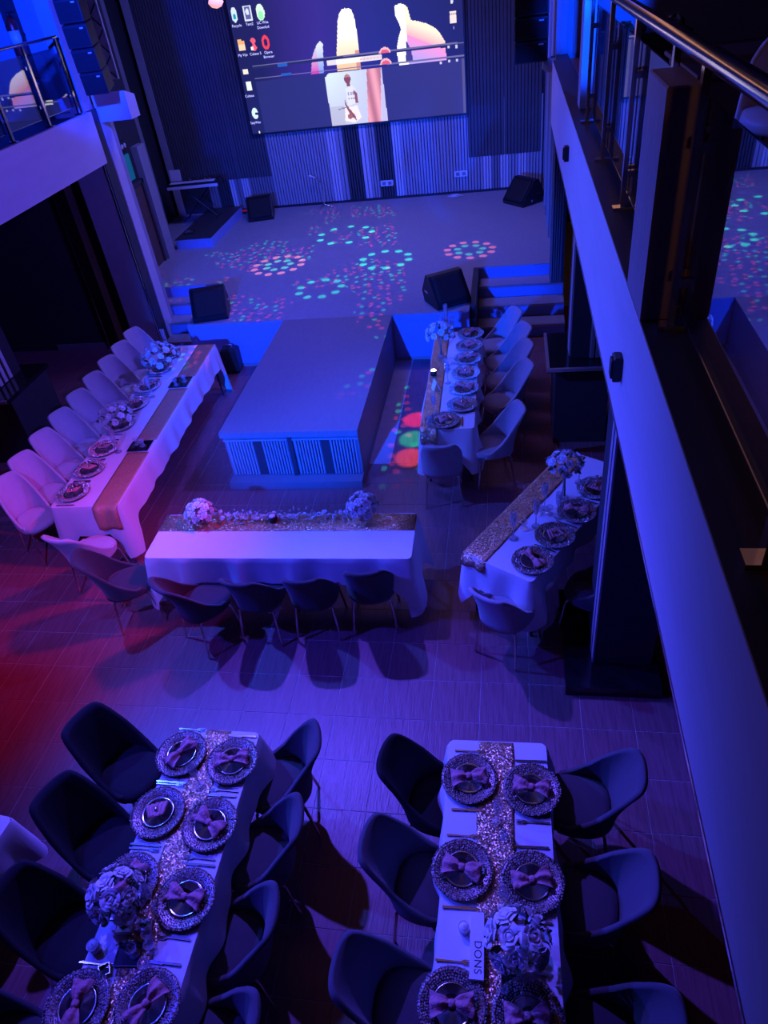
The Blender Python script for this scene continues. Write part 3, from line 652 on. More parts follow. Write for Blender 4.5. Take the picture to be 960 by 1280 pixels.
# ------------------------------------------------------------------ tables, cloths, runners
ZT = .752
def cloth_mesh(Lh, Wh, drops, cornerdrop, seed=0, amp=.02, rc=.035):
    # drops: (+y far end, -y near end, +x right, -x left)
    rnd = random.Random(seed); ph = [rnd.uniform(0, 6.28) for _ in range(4)]
    per = []; nL = int(Lh*2/.03); nW = int(Wh*2/.03)
    def side(p0, p1, n, nrm, drop):
        L_ = (Vector(p1)-Vector(p0)).length
        for i in range(n):
            t = i/n; p = Vector(p0).lerp(Vector(p1), t); e = min(t, 1-t)*L_
            per.append((p, Vector(nrm), drop+max(0, cornerdrop*(1-e/.16)), e))
    def corner(c, a0, dr):
        for i in range(6):
            a = a0+PI/2*i/6; nrm = Vector((math.cos(a), math.sin(a)))
            per.append((Vector(c)+nrm*rc, nrm, dr+cornerdrop*1.15, 0.))
    W_, L2 = Wh-rc, Lh-rc
    side((Wh, -L2), (Wh, L2), nL, (1, 0), drops[2]); corner((W_, L2), 0, max(drops[0], drops[2]))
    side((W_, Lh), (-W_, Lh), nW, (0, 1), drops[0]); corner((-W_, L2), PI/2, max(drops[0], drops[3]))
    side((-Wh, L2), (-Wh, -L2), nL, (-1, 0), drops[3]); corner((-W_, -L2), PI, max(drops[1], drops[3]))
    side((-W_, -Lh), (W_, -Lh), nW, (0, -1), drops[1]); corner((W_, -L2), 1.5*PI, max(drops[1], drops[2]))
    n = len(per); b = B(); rows = 9; vs = []; fs = []
    for j in range(rows+1):
        t = j/rows
        for i, (p, nr, dr, e) in enumerate(per):
            s = i*.03
            wv = amp*(math.sin(s*13+ph[0])+.6*math.sin(s*23+ph[1])+.5*math.sin(s*5.1+ph[2]))
            fl_ = .006+t*.03+(max(0, 1-e/.12))*.05*t
            off = (.004 if j == 0 else .006+fl_+wv*t)
            off = max(off, .004)
            q = p+nr*off
            dz = dr*t*(1+.035*math.sin(s*4.3+ph[3])*t)
            vs.append((q.x, q.y, -dz if j else -.001))
    for j in range(rows):
        for i in range(n): fs.append((j*n+i, (j+1)*n+i, (j+1)*n+(i+1) % n, j*n+(i+1) % n))
    b.add(vs, fs, True)
    top = [(p.x+nr.x*.004, p.y+nr.y*.004, -.001) for p, nr, _, _ in per]
    # top sheet as rings to the middle so that it shades flat, with faint fold creases
    inn = [(p.x*.985, p.y*.99, 0) for p, nr, _, _ in per]
    b.add(top+inn, [(i, (i+1) % n, n+(i+1) % n, n+i) for i in range(n)]+[tuple(range(n, 2*n))], True)
    me = b.mesh('tablecloth', 'cloth'); return me
def table(x, y, deg, L_, W_, drops, cd, which, seed, amp=.02):
    t = thing('banquet_table', 'folding banquet table under the white cloth of the '+which, 'table', (x, y, 0), math.radians(deg), 'banquet tables')
    obj('tabletop', boxm('tabletop', 'darkwood', -W_/2+.004, W_/2-.004, -L_/2+.004, L_/2-.004, ZT-.035, ZT-.006, bev=.004), t)
    for sx in (-1, 1):
        for sy in (-1, 1):
            obj('leg', B().tube([(sx*(W_/2-.06), sy*(L_/2-.12), ZT-.035), (sx*(W_/2-.05), sy*(L_/2-.10), 0)], .014, 8).mesh('leg', 'black'), t)
    obj('apron_bar', B().tube([(0, -L_/2+.15, ZT-.06), (0, L_/2-.15, ZT-.06)], .012, 6).mesh('apron_bar', 'black'), t)
    c = obj('tablecloth', cloth_mesh(L_/2, W_/2, drops, cd, seed, amp), None, (x, y, ZT), (0, 0, math.radians(deg)))
    tag(c, 'white tablecloth draped over the '+which, 'tablecloth', 'white tablecloths'); return t
N1, N2, N3, N4, N5, N6 = 'long left table', 'centre table with garland', 'runway-side table', 'slanted table by the column', 'front left table', 'front right table'
T1 = (-4.27, 6.83, 2.9); T2 = (-2.02, 4.61, .6); T3 = (-.655, 7.50, .4); T4 = (.35, 4.98, -31.6); T5 = (-1.935, 1.64, 0); T6 = (-.065, 1.66, 1.0)
table(*T1, 3.60, .72, (.55, .34, .29, .24), .24, N1, 1, .011)
table(*T2, .60, 2.40, (.25, .27, .40, .36), .20, N2, 2)
table(*T3, 2.34, .56, (.3, .34, .22, .28), .17, N3, 3)
table(*T4, 1.75, .65, (.3, .28, .22, .28), .20, N4, 4)
table(*T5, 1.90, .56, (.22, .3, .25, .22), .10, N5, 5)
table(*T6, 1.92, .60, (.22, .3, .22, .22), .10, N6, 6)
def loc2(T, lx, ly):
    a = math.radians(T[2]); return (T[0]+lx*math.cos(a)-ly*math.sin(a), T[1]+lx*math.sin(a)+ly*math.cos(a))
def runner(T, lx0, lx1, ly0, ly1, m, label, near_drop=0, side_drop=0, wav=.0):
    # a cloth strip lying on the table, falling over the near end when near_drop > 0
    L_ = ly1-ly0
    def fn(u, v):
        x = lx0+(lx1-lx0)*u; s = v*(L_+near_drop)
        if s <= L_: return (x+wav*math.sin(s*9), ly1-s, .0035+.0012*math.sin(s*31+u*5))
        e = s-L_
        return (x+wav*math.sin(s*9), ly0-.012-.03*min(1, e/.1)-.012*math.sin(u*9), .0035-e)
    b = B().grid(fn, 10, max(20, int((L_+near_drop)/.05)), .0015)
    if side_drop:
        b.grid(lambda u, v: (lx1+.006+.022*u+.008*u*math.sin(v*40), ly1-v*L_, .003-side_drop*u), 3, 60, .0015)
    o = obj('table_runner', b.mesh('table_runner', m), None, (T[0], T[1], ZT), (0, 0, math.radians(T[2])))
    tag(o, label, 'table runner', 'gold table runners'); return o
runner(T1, .10, .355, -1.815, -.86, 'satin', 'copper satin runner over the near end of the long left table', .26)
runner(T1, .11, .355, -.62, .55, 'satin', 'copper satin runner along the middle of the long left table')
runner(T1, .11, .355, .86, 1.79, 'satin', 'copper satin runner toward the stage end of the long left table')
runner(T2, -1.20, 1.20, .06, .29, 'sequin', 'gold sequin runner along the back edge of the centre table')
runner(T3, -.285, -.10, -1.175, 1.16, 'sequin', 'gold sequin runner on the runway-side table', .16)
runner(T4, -.325, -.10, -.88, .86, 'sequin', 'gold sequin runner along the left edge of the slanted table', .09)
runner(T5, -.09, .085, -.94, .95, 'sequin', 'gold sequin runner down the front left table', 0, 0, .008)
runner(T6, -.115, .10, -.95, .955, 'sequin', 'gold sequin runner down the front right table', 0, 0, .006)

# ------------------------------------------------------------------ place settings
RC = .168
b = B().lathe([(0, .003), (.092, .003), (.098, .005), (.108, .010), (.150, .020), (RC, .023), (RC, .019), (.150, .015), (.108, .004), (.098, .0), (0, .0)], 40)
charger_m = b.mesh('charger_base', 'charger')
b = B(); rnd = random.Random(3)
for ri, r0 in enumerate((.107, .119, .131, .143, .155, .165)):
    n = int(2*PI*r0/.0128)
    for k in range(n):
        a = 2*PI*(k+.5*(ri % 2))/n+rnd.uniform(-.025, .025); r = r0+rnd.uniform(-.0025, .0025); z = .0105+(r-.106)*.22+.002; rr = .0058+rnd.uniform(-.0016, .0010)
        cx_, cy_ = r*math.cos(a), r*math.sin(a); hz = rr*rnd.uniform(.8, 1.9)
        tx, ty = rnd.uniform(-.6, .6), rnd.uniform(-.6, .6)
        b.add([(cx_+rr, cy_, z+rr*tx), (cx_, cy_+rr, z+rr*ty), (cx_-rr, cy_, z-rr*tx), (cx_, cy_-rr, z-rr*ty), (cx_+rr*tx, cy_+rr*ty, z+hz), (cx_, cy_, z-hz*.6)], [(0, 1, 4), (1, 2, 4), (2, 3, 4), (3, 0, 4), (1, 0, 5), (2, 1, 5), (3, 2, 5), (0, 3, 5)])
beads_m = b.mesh('beaded_rim', 'bead')
plate_m = B().lathe([(0, .006), (.058, .006), (.066, .009), (.090, .0165), (.098, .018), (.0985, .015), (.068, .002), (.045, .0), (0, .0)], 40).mesh('dinner_plate', 'plate')
ringp_m = B().lathe([(.088, .0168), (.092, .0188), (.097, .0192), (.099, .0172)], 40).mesh('plate_rim', 'steel')
# bow napkin: two pleated fans and a knot
def fan(sx, L_=.10, w0=.016, w1=.062, lift=.020):
    def fn(u, v):
        x = sx*(.008+L_*u); hw = w0+(w1-w0)*u**.8
        y = (v*2-1)*hw; z = .014+lift*math.sin(PI*min(1, u*1.02))*.9+.010*math.cos(v*PI*3.3+1.7*u*sx)*(.3+u)+.008*math.sin(v*9+u*7+sx)*u+.016*(1-abs(v*2-1))
        return (x, y+.01*u*math.sin(u*3), z)
    return fn
nap = [B().grid(fan(s), 9, 18, .002).mesh('napkin_fan', 'napkin') for s in (-1, 1)]
knot_m = B().lathe([(.010, -.020), (.019, -.014), (.021, 0), (.019, .014), (.010, .020)], 12).xf(Matrix.Rotation(PI/2, 4, 'Y')).mesh('napkin_knot', 'napkin')
# folded napkin: strip pleats, standing a little
fold_m = B().grid(lambda u, v: ((u-.5)*.15*(1-.35*v), (v-.5)*.10, .012+.012*abs(math.sin(u*PI*5))+.018*v), 24, 6, .002).mesh('napkin_fold', 'napkin')
wrap_m = B().lathe([(.020, -.012), (.028, -.010), (.028, .010), (.020, .012)], 14).xf(Matrix.Rotation(PI/2, 4, 'Y')).mesh('napkin_band', 'brass')
knife_m = B().prism([(-.010, -.002), (-.008, .088), (0, .105), (.006, .09), (.007, -.002)], 'z', 0, .0022).prism([(-.007, -.105), (-.0055, -.002), (.0055, -.002), (.007, -.105)], 'z', 0, .005).mesh('table_knife', 'steel')
b = B().prism([(-.006, -.10), (-.003, 0), (-.003, .035), (-.012, .055), (-.012, .062), (.012, .062), (.012, .055), (.003, .035), (.003, 0), (.006, -.10)], 'z', 0, .003)
for k in range(4): b.box(-.012+k*.007, -.009+k*.007, .060, .10, 0, .003)
fork_m = b.mesh('table_fork', 'steel')
def setting(T, lx, ly, facing, desc, style='bow', napang=0, knife=True, sc=1.0, fork=True):
    # facing: local direction from the plate to its chair, degrees in table space
    x, y = loc2(T, lx, ly); rz = math.radians(T[2]+facing)
    on_r = 0.0057
    t = thing('charger_plate', 'beaded charger, '+desc, 'charger', (x, y, ZT+on_r), rz, 'beaded chargers')
    t.scale = (sc,)*3
    obj('charger_base', charger_m, t); obj('beaded_rim', beads_m, t, None, (0, 0, rnd.uniform(0, 6)))
    p = thing('dinner_plate', 'dark glossy plate, '+desc, 'plate', (x, y, ZT+on_r+.0035), rz, 'dark plates on chargers')
    p.scale = (sc,)*3
    obj('plate_body', plate_m, p); obj('plate_rim', ringp_m, p, None)
    n = thing('napkin', 'dusty pink napkin, '+desc, 'napkin', (x, y, ZT+on_r+.021), rz+math.radians(napang), 'napkins on the plates')
    if style == 'bow':
        for m in nap: obj('napkin_fan', m, n)
        obj('napkin_knot', knot_m, n, (0, 0, .022))
    else:
        obj('napkin_fold', fold_m, n); obj('napkin_band', wrap_m, n, (0, 0, .024), None, .8)
    if knife:
        for nm, m, sx in (('table_knife', knife_m, 1), ('table_fork', fork_m, -1)):
            if nm == 'table_fork' and not fork: continue
            dx = sx*(RC+.027)*sc; ang = math.radians(facing)
            # handle points toward the diner
            px, py = lx-dx*math.sin(ang)*-1*0+dx*math.cos(ang+PI/2), ly+dx*math.sin(ang+PI/2)
            qx, qy = loc2(T, px, py)
            o = obj(nm, m, None, (qx, qy, ZT+.0055), (0, 0, rz+PI/2), .95)
            tag(o, 'steel %s, %s' % (nm.split('_')[1], desc), nm.split('_')[1], 'cutlery by the chargers')
def inv(T, x, y):
    a = -math.radians(T[2]); dx, dy = x-T[0], y-T[1]; return (dx*math.cos(a)-dy*math.sin(a), dx*math.sin(a)+dy*math.cos(a))
for k, (x, y) in enumerate(((-2.13, 2.39), (-2.13, 1.985), (-2.135, 1.57), (-2.15, .96))):
    setting(T5, *inv(T5, x, y), 180, '%s from far end, left side, front left table' % ORD[k], 'fold' if k == 1 else 'bow', (60, 20, 70, 95)[k])
for k, (x, y) in enumerate(((-1.765, 2.36), (-1.775, 1.935), (-1.77, 1.51), (-1.785, 1.0))):
    setting(T5, *inv(T5, x, y), 0, '%s from far end, right side, front left table' % ORD[k], 'bow', (12, -30, -8, 60)[k])
for k, (x, y) in enumerate(((-.245, 2.345), (-.26, 1.80), (-.275, 1.155))):
    setting(T6, *inv(T6, x, y), 180, '%s from far end, left side, front right table' % ORD[k], 'bow', (8, -12, 4)[k])
for k, (x, y) in enumerate(((.125, 2.30), (.115, 1.765), (.08, 1.14))):
    setting(T6, *inv(T6, x, y), 0, '%s from far end, right side, front right table' % ORD[k], 'bow', (-8, 10, 4)[k])
for k, (x, y) in enumerate(((-.51, 6.78), (-.51, 7.14), (-.505, 7.50), (-.50, 7.86), (-.495, 8.21), (-.49, 8.55))):
    setting(T3, *inv(T3, x, y), 0, '%s from the near end on the runway-side table' % ORD[k], 'bow' if k % 2 else 'fold', 20*k-40, knife=False)
setting(T3, *inv(T3, -.69, 6.46), -90, 'at the near end of the runway-side table', 'fold', 15)
for k, (x, y) in enumerate(((.18, 4.29), (.37, 4.60), (.57, 4.92), (.76, 5.25))):
    setting(T4, *inv(T4, x, y), 0, '%s from the near end on the slanted table' % ORD[k], 'fold' if k % 2 else 'bow', (-25, 60, 20, 5)[k], fork=False)
for k, ly in enumerate((-1.58, -1.17, -.78, -.28, .18, .62, 1.10, 1.52)):
    setting(T1, -.20, ly, 180, '%s from the near end on the long left table' % ORD[k], 'fold', (10, -15, 5, 0, 20, -10, 5, 0)[k])

# ------------------------------------------------------------------ flowers
def rose_mesh(m, seed):
    rnd = random.Random(seed); b = B()
    b.lathe([(.002, .030), (.010, .026), (.013, .014), (.008, .002), (0, 0)], 8)
    for ring, (np_, r0, r1, h, cup) in enumerate(((3, .008, .014, .034, .2), (5, .012, .026, .032, .55), (6, .014, .038, .024, .95))):
        for k in range(np_):
            a0 = 2*PI*(k+.5*ring)/np_+rnd.uniform(-.15, .15); wd = 2*PI/np_*.72
            def fn(u, v, a0=a0, wd=wd, r0=r0, r1=r1, h=h, cup=cup):
                a = a0+(u-.5)*wd*(.5+.9*v-.55*v*v)*1.4; r = r0+(r1-r0)*v**(1+cup*.5)
                z = h*(math.sin(v*PI*.62))*(1-.12*(2*u-1)**2); return (r*math.cos(a), r*math.sin(a), z)
            b.grid(fn, 3, 3)
    return b.mesh('rose', m)
ROSE = [rose_mesh('petal', 1), rose_mesh('petal', 5)]; ROSEB = [rose_mesh('petal_blue', 2), rose_mesh('petal_blue', 8)]
def leaf_mesh(m): return B().grid(lambda u, v: ((v-.5)*.030*math.sin(PI*min(.98, u*.95+.03)), .065*u, .012*math.sin(u*PI)-.006*abs(2*v-1)), 5, 2, .0008).mesh('leaf', m)
LEAF = leaf_mesh('leaf'); LEAFP = leaf_mesh('leaf_pale')
def bouquet(x, y, z, label, R=.13, n=15, vase='bowl', h=.13, roses=ROSE, seed=1, sq=.75, leaves=8, rs=1.0):
    rnd = random.Random(seed)
    t = thing('flower_arrangement', label, 'flowers', (x, y, z), 0, 'flower arrangements')
    if vase == 'tall':
        obj('vase', B().lathe([(.045, 0), (.045, .004), (.012, .02), (.010, h*.6), (.03, h*.95), (.04, h), (.036, h), (.007, h*.6), (.007, .02), (0, .012)], 20).mesh('vase', 'glass'), t)
    else:
        obj('vase', B().lathe([(.04, 0), (.055, .02), (.06, h*.6), (.05, h), (.046, h), (.054, h*.6), (.048, .02), (0, .008)], 20).mesh('vase', 'glass'), t)
    obj('stems', B().tube([(0.012, 0, .014), (0, .0, h+.03)], .008, 6).tube([(-.012, .01, .014), (.02, 0, h+.03)], .006, 6).mesh('stems', 'stem'), t)
    ga = PI*(3-5**.5)
    for k in range(n):
        c = 1-(k+.5)/n*1.15; s = math.sqrt(max(0, 1-c*c)); a = k*ga+seed
        d = Vector((s*math.cos(a), s*math.sin(a), c))
        p = Vector((d.x*R, d.y*R, h+.02+R*sq*max(c, -.25)))
        o = obj('rose', roses[k % 2], t, p, d.to_track_quat('Z', 'Y').to_euler(), rs*rnd.uniform(.9, 1.25))
    for k in range(leaves):
        a = 2*PI*k/leaves+rnd.uniform(-.3, .3); el = rnd.uniform(-.2, .35)
        obj('leaf', LEAF, t, (R*.7*math.cos(a), R*.7*math.sin(a), h+.01+R*.3*rnd.random()), (el, rnd.uniform(-.4, .4), a-PI/2), rnd.uniform(1.1, 1.6))
    return t
bouquet(-4.46, 6.50, ZT, 'white flower arrangement in the middle of the long left table', .17, 22, 'bowl', .12, ROSE, 3, .8)
bouquet(-4.48, 7.95, ZT, 'white flower arrangement at the stage end of the long left table', .22, 28, 'bowl', .14, ROSE, 4, .8, 12)
bouquet(-2.83, 4.80, ZT+.006, 'round white flower ball at the left end of the centre table', .115, 20, 'bowl', .07, ROSE, 5, .95, 6)
bouquet(-1.30, 4.87, ZT+.006, 'round pale flower ball at the right end of the centre table', .115, 20, 'bowl', .09, ROSEB, 6, .95, 6)
bouquet(-.83, 7.98, ZT+.006, 'pale blue flower arrangement on a tall vase on the runway-side table', .15, 20, 'tall', .28, ROSEB, 7, .75)
bouquet(.47, 5.14, ZT+.006, 'pale blue flowers on a tall glass vase on the slanted table', .13, 18, 'tall', .34, ROSEB, 8, .6)
bouquet(-2.10, 1.44, ZT, 'loose ivory rose bouquet leaning over the front left table', .115, 13, 'bowl', .15, ROSE, 9, .7, 14, 1.4)
bouquet(.035, 1.415, ZT+.006, 'ivory rose bouquet in the middle of the front right table', .115, 12, 'bowl', .15, ROSE, 10, .6, 14, 1.5)
# garland on the centre table
g = thing('flower_garland', 'low leafy garland of small pale flowers along the centre table runner', 'garland', (-2.07, 4.84, ZT+.006), math.radians(2))
b = B(); rnd = random.Random(12)
for k in range(260):
    x = rnd.uniform(-.62, .64); y = rnd.gauss(0, .035); z = abs(rnd.gauss(.018, .018)); a = rnd.uniform(0, 6.28); s = rnd.uniform(.6, 1.1)
    m = Matrix.Translation((x, y, z+.003)) @ Matrix.Rotation(a, 4, 'Z') @ Matrix.Rotation(rnd.uniform(-.1, .7), 4, 'X')
    vs = [m @ Vector(p) for p in ((0, 0, 0), (.011*s, .018*s, .003), (0, .042*s, 0), (-.011*s, .018*s, .003))]
    b.add(vs, [(0, 1, 2, 3)], False)
o = obj('foliage', b.mesh('foliage', 'leaf_pale'), g); o['kind'] = 'stuff'
for k in range(26): obj('rose', ROSEB[k % 2], g, (-.6+k*.048, rnd.gauss(0, .028), .022+.02*rnd.random()), (rnd.uniform(-.5, .5), rnd.uniform(-.5, .5), 0), rnd.uniform(.45, .7))

# ------------------------------------------------------------------ small table things
flute_prof = [(.034, 0), (.034, .003), (.006, .008), (.0045, .10), (.012, .118), (.023, .15), (.025, .20), (.021, .24), (.0195, .24), (.0235, .20), (.021, .15), (.010, .121), (0, .116)]
bowl_m = B().lathe(flute_prof[3:], 18).mesh('bowl', 'glass'); base_m = B().lathe(flute_prof[:4]+[(.0, .10)], 18).mesh('stem', 'glass')
def flute(x, y, label, z=ZT+.005, s=1.0):
    t = thing('champagne_flute', label, 'glass', (x, y, z), 0, 'champagne flutes'); t.scale = (s,)*3
    obj('stem', base_m, t); obj('bowl', bowl_m, t)
flute(-.07, 2.09, 'tall clear flute between the far plates of the front right table')
flute(-.035, 1.62, 'tall clear flute behind the bouquet on the front right table')
flute(-1.925, 2.18, 'clear flute between the far plates of the front left table')
flute(-1.93, 1.46, 'clear flute beside the bouquet on the front left table')
flute(.03, 4.58, 'clear flute over the runner near the front of the slanted table', s=1.15)
flute(.22, 4.74, 'clear flute in the middle of the slanted table', s=1.15)
flute(.30, 4.98, 'clear flute before the flower vase on the slanted table', s=1.15)
flute(.41, 4.86, 'clear flute right of the vase on the slanted table', s=1.1)
flute(.62, 5.36, 'clear flute at the far end of the slanted table', s=1.15)
flute(-.86, 8.50, 'left clear flute at the far end of the runway-side table', s=1.2)
flute(-.72, 8.52, 'right clear flute at the far end of the runway-side table', s=1.2)
flute(-.70, 7.30, 'clear flute beside the folded card on the runway-side table', s=1.1)
flute(-.80, 6.62, 'clear flute near the front of the runway-side table', s=1.0)
flute(-4.24, 6.0, 'clear flute on the black tray of the long left table', s=1.2)
flute(-4.34, 7.20, 'clear flute in the middle of the long left table', s=1.1)
def tall_tube(x, y, z, h, label):
    t = thing('glass_cylinder', label, 'glass tube', (x, y, z), 0, 'tall glass tubes')
    obj('tube', B().lathe([(.028, 0), (.028, h), (.024, h), (.024, .01), (0, .008)], 18).mesh('tube', 'glass'), t)
    obj('candle', B().lathe([(.018, .009), (.018, h*.5), (0, h*.5)], 14).mesh('candle', 'candle'), t)
tall_tube(-.80, 8.60, ZT+.006, .40, 'tallest clear candle tube at the stage end of the runway-side table')
tall_tube(-4.60, 8.42, ZT, .34, 'tall clear candle tube at the stage end of the long left table')
# black mirror trays
def tray(x, y, sx, sy, rz, label):
    t = thing('mirror_tray', label, 'tray', (x, y, ZT+.0062), rz, 'black mirror trays')
    obj('tray_base', boxm('tray_base', 'marble', -sx/2, sx/2, -sy/2, sy/2, 0, .006, bev=.0015), t)
    obj('tray_rim', B().box(-sx/2, sx/2, -sy/2, -sy/2+.006, .006, .010).box(-sx/2, sx/2, sy/2-.006, sy/2, .006, .010).box(-sx/2, -sx/2+.006, -sy/2+.006, sy/2-.006, .006, .010).box(sx/2-.006, sx/2, -sy/2+.006, sy/2-.006, .006, .010).mesh('tray_rim', 'black'), t)
tray(*loc2(T1, .21, -.745), .24, .20, math.radians(2.9), 'black mirror tray between the runners near the front of the long left table')
tray(*loc2(T1, .21, .70), .24, .26, math.radians(2.9), 'black mirror tray between the runners toward the stage on the long left table')
tray(-1.985, 1.215, .14, .12, .1, 'black mirror tray with crystal pieces on the front left table')
tray(.02, 1.285, .13, .07, .02, 'black mirror tray in front of the bouquet on the front right table')
# crystal pieces
def crystal(x, y, z, s, label):
    t = thing('crystal_holder', label, 'crystal holder', (x, y, z), 0, 'crystal candle holders')
    obj('crystal_base', B().lathe([(.030*s, 0), (.034*s, .008*s), (.014*s, .016*s), (.02*s, .03*s), (.012*s, .045*s), (0, .045*s)], 8, smooth=False).mesh('crystal_base', 'glass'), t)
    obj('crystal_cup', B().lathe([(.012*s, .046*s), (.030*s, .062*s), (.034*s, .085*s), (.029*s, .085*s), (.024*s, .064*s), (0, .056*s)], 8, smooth=False).mesh('crystal_cup', 'glass'), t)
for k, (x, y) in enumerate(((-1.95, 1.22), (-1.865, 1.25), (-1.86, 1.16), (-1.90, 1.30))): crystal(x, y, ZT+(.0135 if k == 0 else .006), .9, 'faceted crystal holder on the front left table, '+('on the tray', 'behind the tray', 'nearest of the cluster', 'farthest of the cluster')[k])
crystal(-.035, 2.0, ZT+.006, .7, 'small crystal holder on the runner of the front right table')
crystal(-.03, 1.235, ZT+.006, .6, 'small crystal holder at the near end of the front right table')
for k, (lx, ly) in enumerate(((.17, -.72), (.25, -.76), (.18, .62), (.27, .70))): crystal(*loc2(T1, lx, ly), ZT+.0135, 1.0, 'crystal holder on a black tray of the long left table, '+('near tray left', 'near tray right', 'far tray left', 'far tray right')[k])
for k, (x, y) in enumerate(((.34, 4.90), (.26, 4.90), (.12, 4.70))): crystal(x, y, ZT+.006, 1.0, 'crystal holder on the slanted table, '+('right beside the vase', 'left beside the vase', 'beside the nearest flute')[k])
for k, (x, y) in enumerate(((-.72, 7.62), (-.76, 7.74), (-.84, 6.42))): crystal(x, y, ZT+.006, 1.0, 'crystal holder on the runway-side table, '+('before the flowers', 'closest to the flowers', 'at the near end')[k])
# candles
def cup_candle(x, y, z, label, lit=False, cup='black', s=1.0):
    t = thing('candle_cup', label, 'candle', (x, y, z), 0, 'candles in cups'); t.scale = (s,)*3
    obj('cup', B().lathe([(.026, 0), (.030, .05), (.027, .05), (.024, .006), (0, .005)], 18).mesh('cup', cup), t)
    obj('wax', B().lathe([(.0235, .0065), (.026, .046), (.02, .054), (0, .056)], 16).mesh('wax', 'flame' if lit else 'candle'), t)
    obj('wick', B().tube([(0, 0, .05), (.001, 0, .066)], .0012, 5).mesh('wick', 'ink'), t)
cup_candle(-2.14, 4.80, ZT+.006, 'pale candle in a dark cup in the middle of the centre table', s=1.35)
cup_candle(-.88, 7.50, ZT+.006, 'glowing white candle in a black cup on the runway-side table', True, s=1.3)
cup_candle(-2.185, 1.225, ZT, 'white candle cup near the left edge of the front left table', cup='whiteplastic', s=1.1)
cup_candle(-.235, 1.50, ZT, 'white candle cup beside the lettered box on the front right table', cup='whiteplastic', s=1.0)
# cards and boxes
def tent(x, y, z, rz, L_, h, label):
    t = thing('folded_card', label, 'card', (x, y, z), rz, 'folded table cards')
    obj('card', B().prism([(-.04, 0), (0, h), (.04, 0), (.038, 0), (0, h-.004), (-.038, 0)], 'y', -L_/2, L_/2).mesh('card', 'card'), t)
    return t
tent(-.83, 7.17, ZT+.006, .4, .10, .11, 'white folded card standing on the runner of the runway-side table')
for k, (x, y, r) in enumerate(((-2.06, 1.335, .15), (-1.955, 1.355, .05))):
    t = thing('gift_card_box', 'white flat box printed with dark leaves on the front left table', 'box', (x, y, ZT+.006), r, 'printed white boxes')
    t['label'] = 'white flat printed box before the bouquet on the front left table, '+('left one', 'right one')[k]
    t['label'] = t['label'].replace('white flat printed box before', 'small white printed box before')
    obj('box_body', boxm('box_body', 'card', -.045, .045, -.03, .03, 0, .028, bev=.002), t)
    b = B()
    for q in range(7):
        a = -.9+q*.3; m = Matrix.Translation((0, -.018, .0284)) @ Matrix.Rotation(a, 4, 'Z')
        b.add([m @ Vector(p) for p in ((0, 0, 0), (.003, .02, 0), (0, .04, 0), (-.003, .02, 0))], [(0, 1, 2, 3)])
    obj('leaf_print', b.mesh('leaf_print', 'ink'), t)
t = thing('lettered_box', 'long white box with black capital letters on the front right table', 'box', (-.165, 1.42, ZT+.006), math.radians(1))
obj('box_body', boxm('box_body', 'card', -.036, .036, -.155, .155, 0, .045, bev=.002), t)
obj('box_side', boxm('box_side', 'ink', .0362, .0372, -.15, .15, .004, .041), t)
cu = bpy.data.curves.new('letters', 'FONT'); cu.body = 'DONS'; cu.size = .052; cu.align_x = 'CENTER'; cu.space_character = 1.05
to = bpy.data.objects.new('tmp', cu); C.objects.link(to)
tme = bpy.data.meshes.new_from_object(to.evaluated_get(bpy.context.evaluated_depsgraph_get())); bpy.data.objects.remove(to); tme.materials.clear(); tme.materials.append(MT['ink'])
obj('lettering', tme, t, (-.012, -.055, .0456), (0, 0, -PI/2))
t = thing('small_frame', 'tiny gold rimmed square holder near the black tray, front left table', 'holder', (-2.085, 1.13, ZT), .5)
obj('frame_ring', B().box(-.03, .03, -.03, -.024, 0, .02).box(-.03, .03, .024, .03, 0, .02).box(-.03, -.024, -.024, .024, 0, .02).box(.024, .03, -.024, .024, 0, .02).mesh('frame_ring', 'brass'), t)
obj('frame_floor', boxm('frame_floor', 'ink', -.024, .024, -.024, .024, 0, .004), t)
# spare cloth corner at the far left edge
c = obj('tablecloth', cloth_mesh(.5, .3, (.3, .3, .3, .3), .08, 11), None, (-3.44, 1.42, ZT), (0, 0, math.radians(-6))); tag(c, 'white cloth corner of another table at the left edge of the view', 'tablecloth', 'white tablecloths')
t = thing('banquet_table', 'folding table mostly out of view at the left edge', 'table', (-3.44, 1.42, 0), math.radians(-6), 'banquet tables')
obj('tabletop', boxm('tabletop', 'darkwood', -.296, .296, -.496, .496, ZT-.035, ZT-.006), t)
for sx in (-1, 1):
    for sy in (-1, 1): obj('leg', B().tube([(sx*.24, sy*.4, ZT-.035), (sx*.25, sy*.42, 0)], .014, 8).mesh('leg', 'black'), t)

# ------------------------------------------------------------------ stage equipment
def monitor(x, y, z, deg, label, s=1.0):
    t = thing('stage_monitor', label, 'speaker', (x, y, z), math.radians(deg), 'wedge floor monitors'); t.scale = (s,)*3
    prof = [(-.24, 0), (.20, 0), (.27, .14), (.12, .40), (.02, .40), (-.26, .06)]
    obj('cabinet', B().prism(prof, 'x', -.26, .26).mesh('cabinet', 'black'), t)
    b = B().grid(lambda u, v: (-.235+.47*u, -.262+.27*v*1.0+.010*0-.012, .075+.32*v+.012), 8, 8, .01); obj('grille', b.mesh('grille', 'grille'), t)
    for sx in (-1, 1): obj('side_handle', boxm('side_handle', 'chrome', *sorted((sx*.26, sx*.268)), .06, .16, .15, .18), t)
    obj('socket_plate', boxm('socket_plate', 'chrome', *sorted((.262, .27)), -.06, -.02, .06, .09), t)
monitor(-4.42, 9.74, ZS, 14, 'black wedge monitor at the front left corner of the stage')
monitor(-.88, 9.80, ZS, 30, 'black wedge monitor at the stage edge beside the right steps')
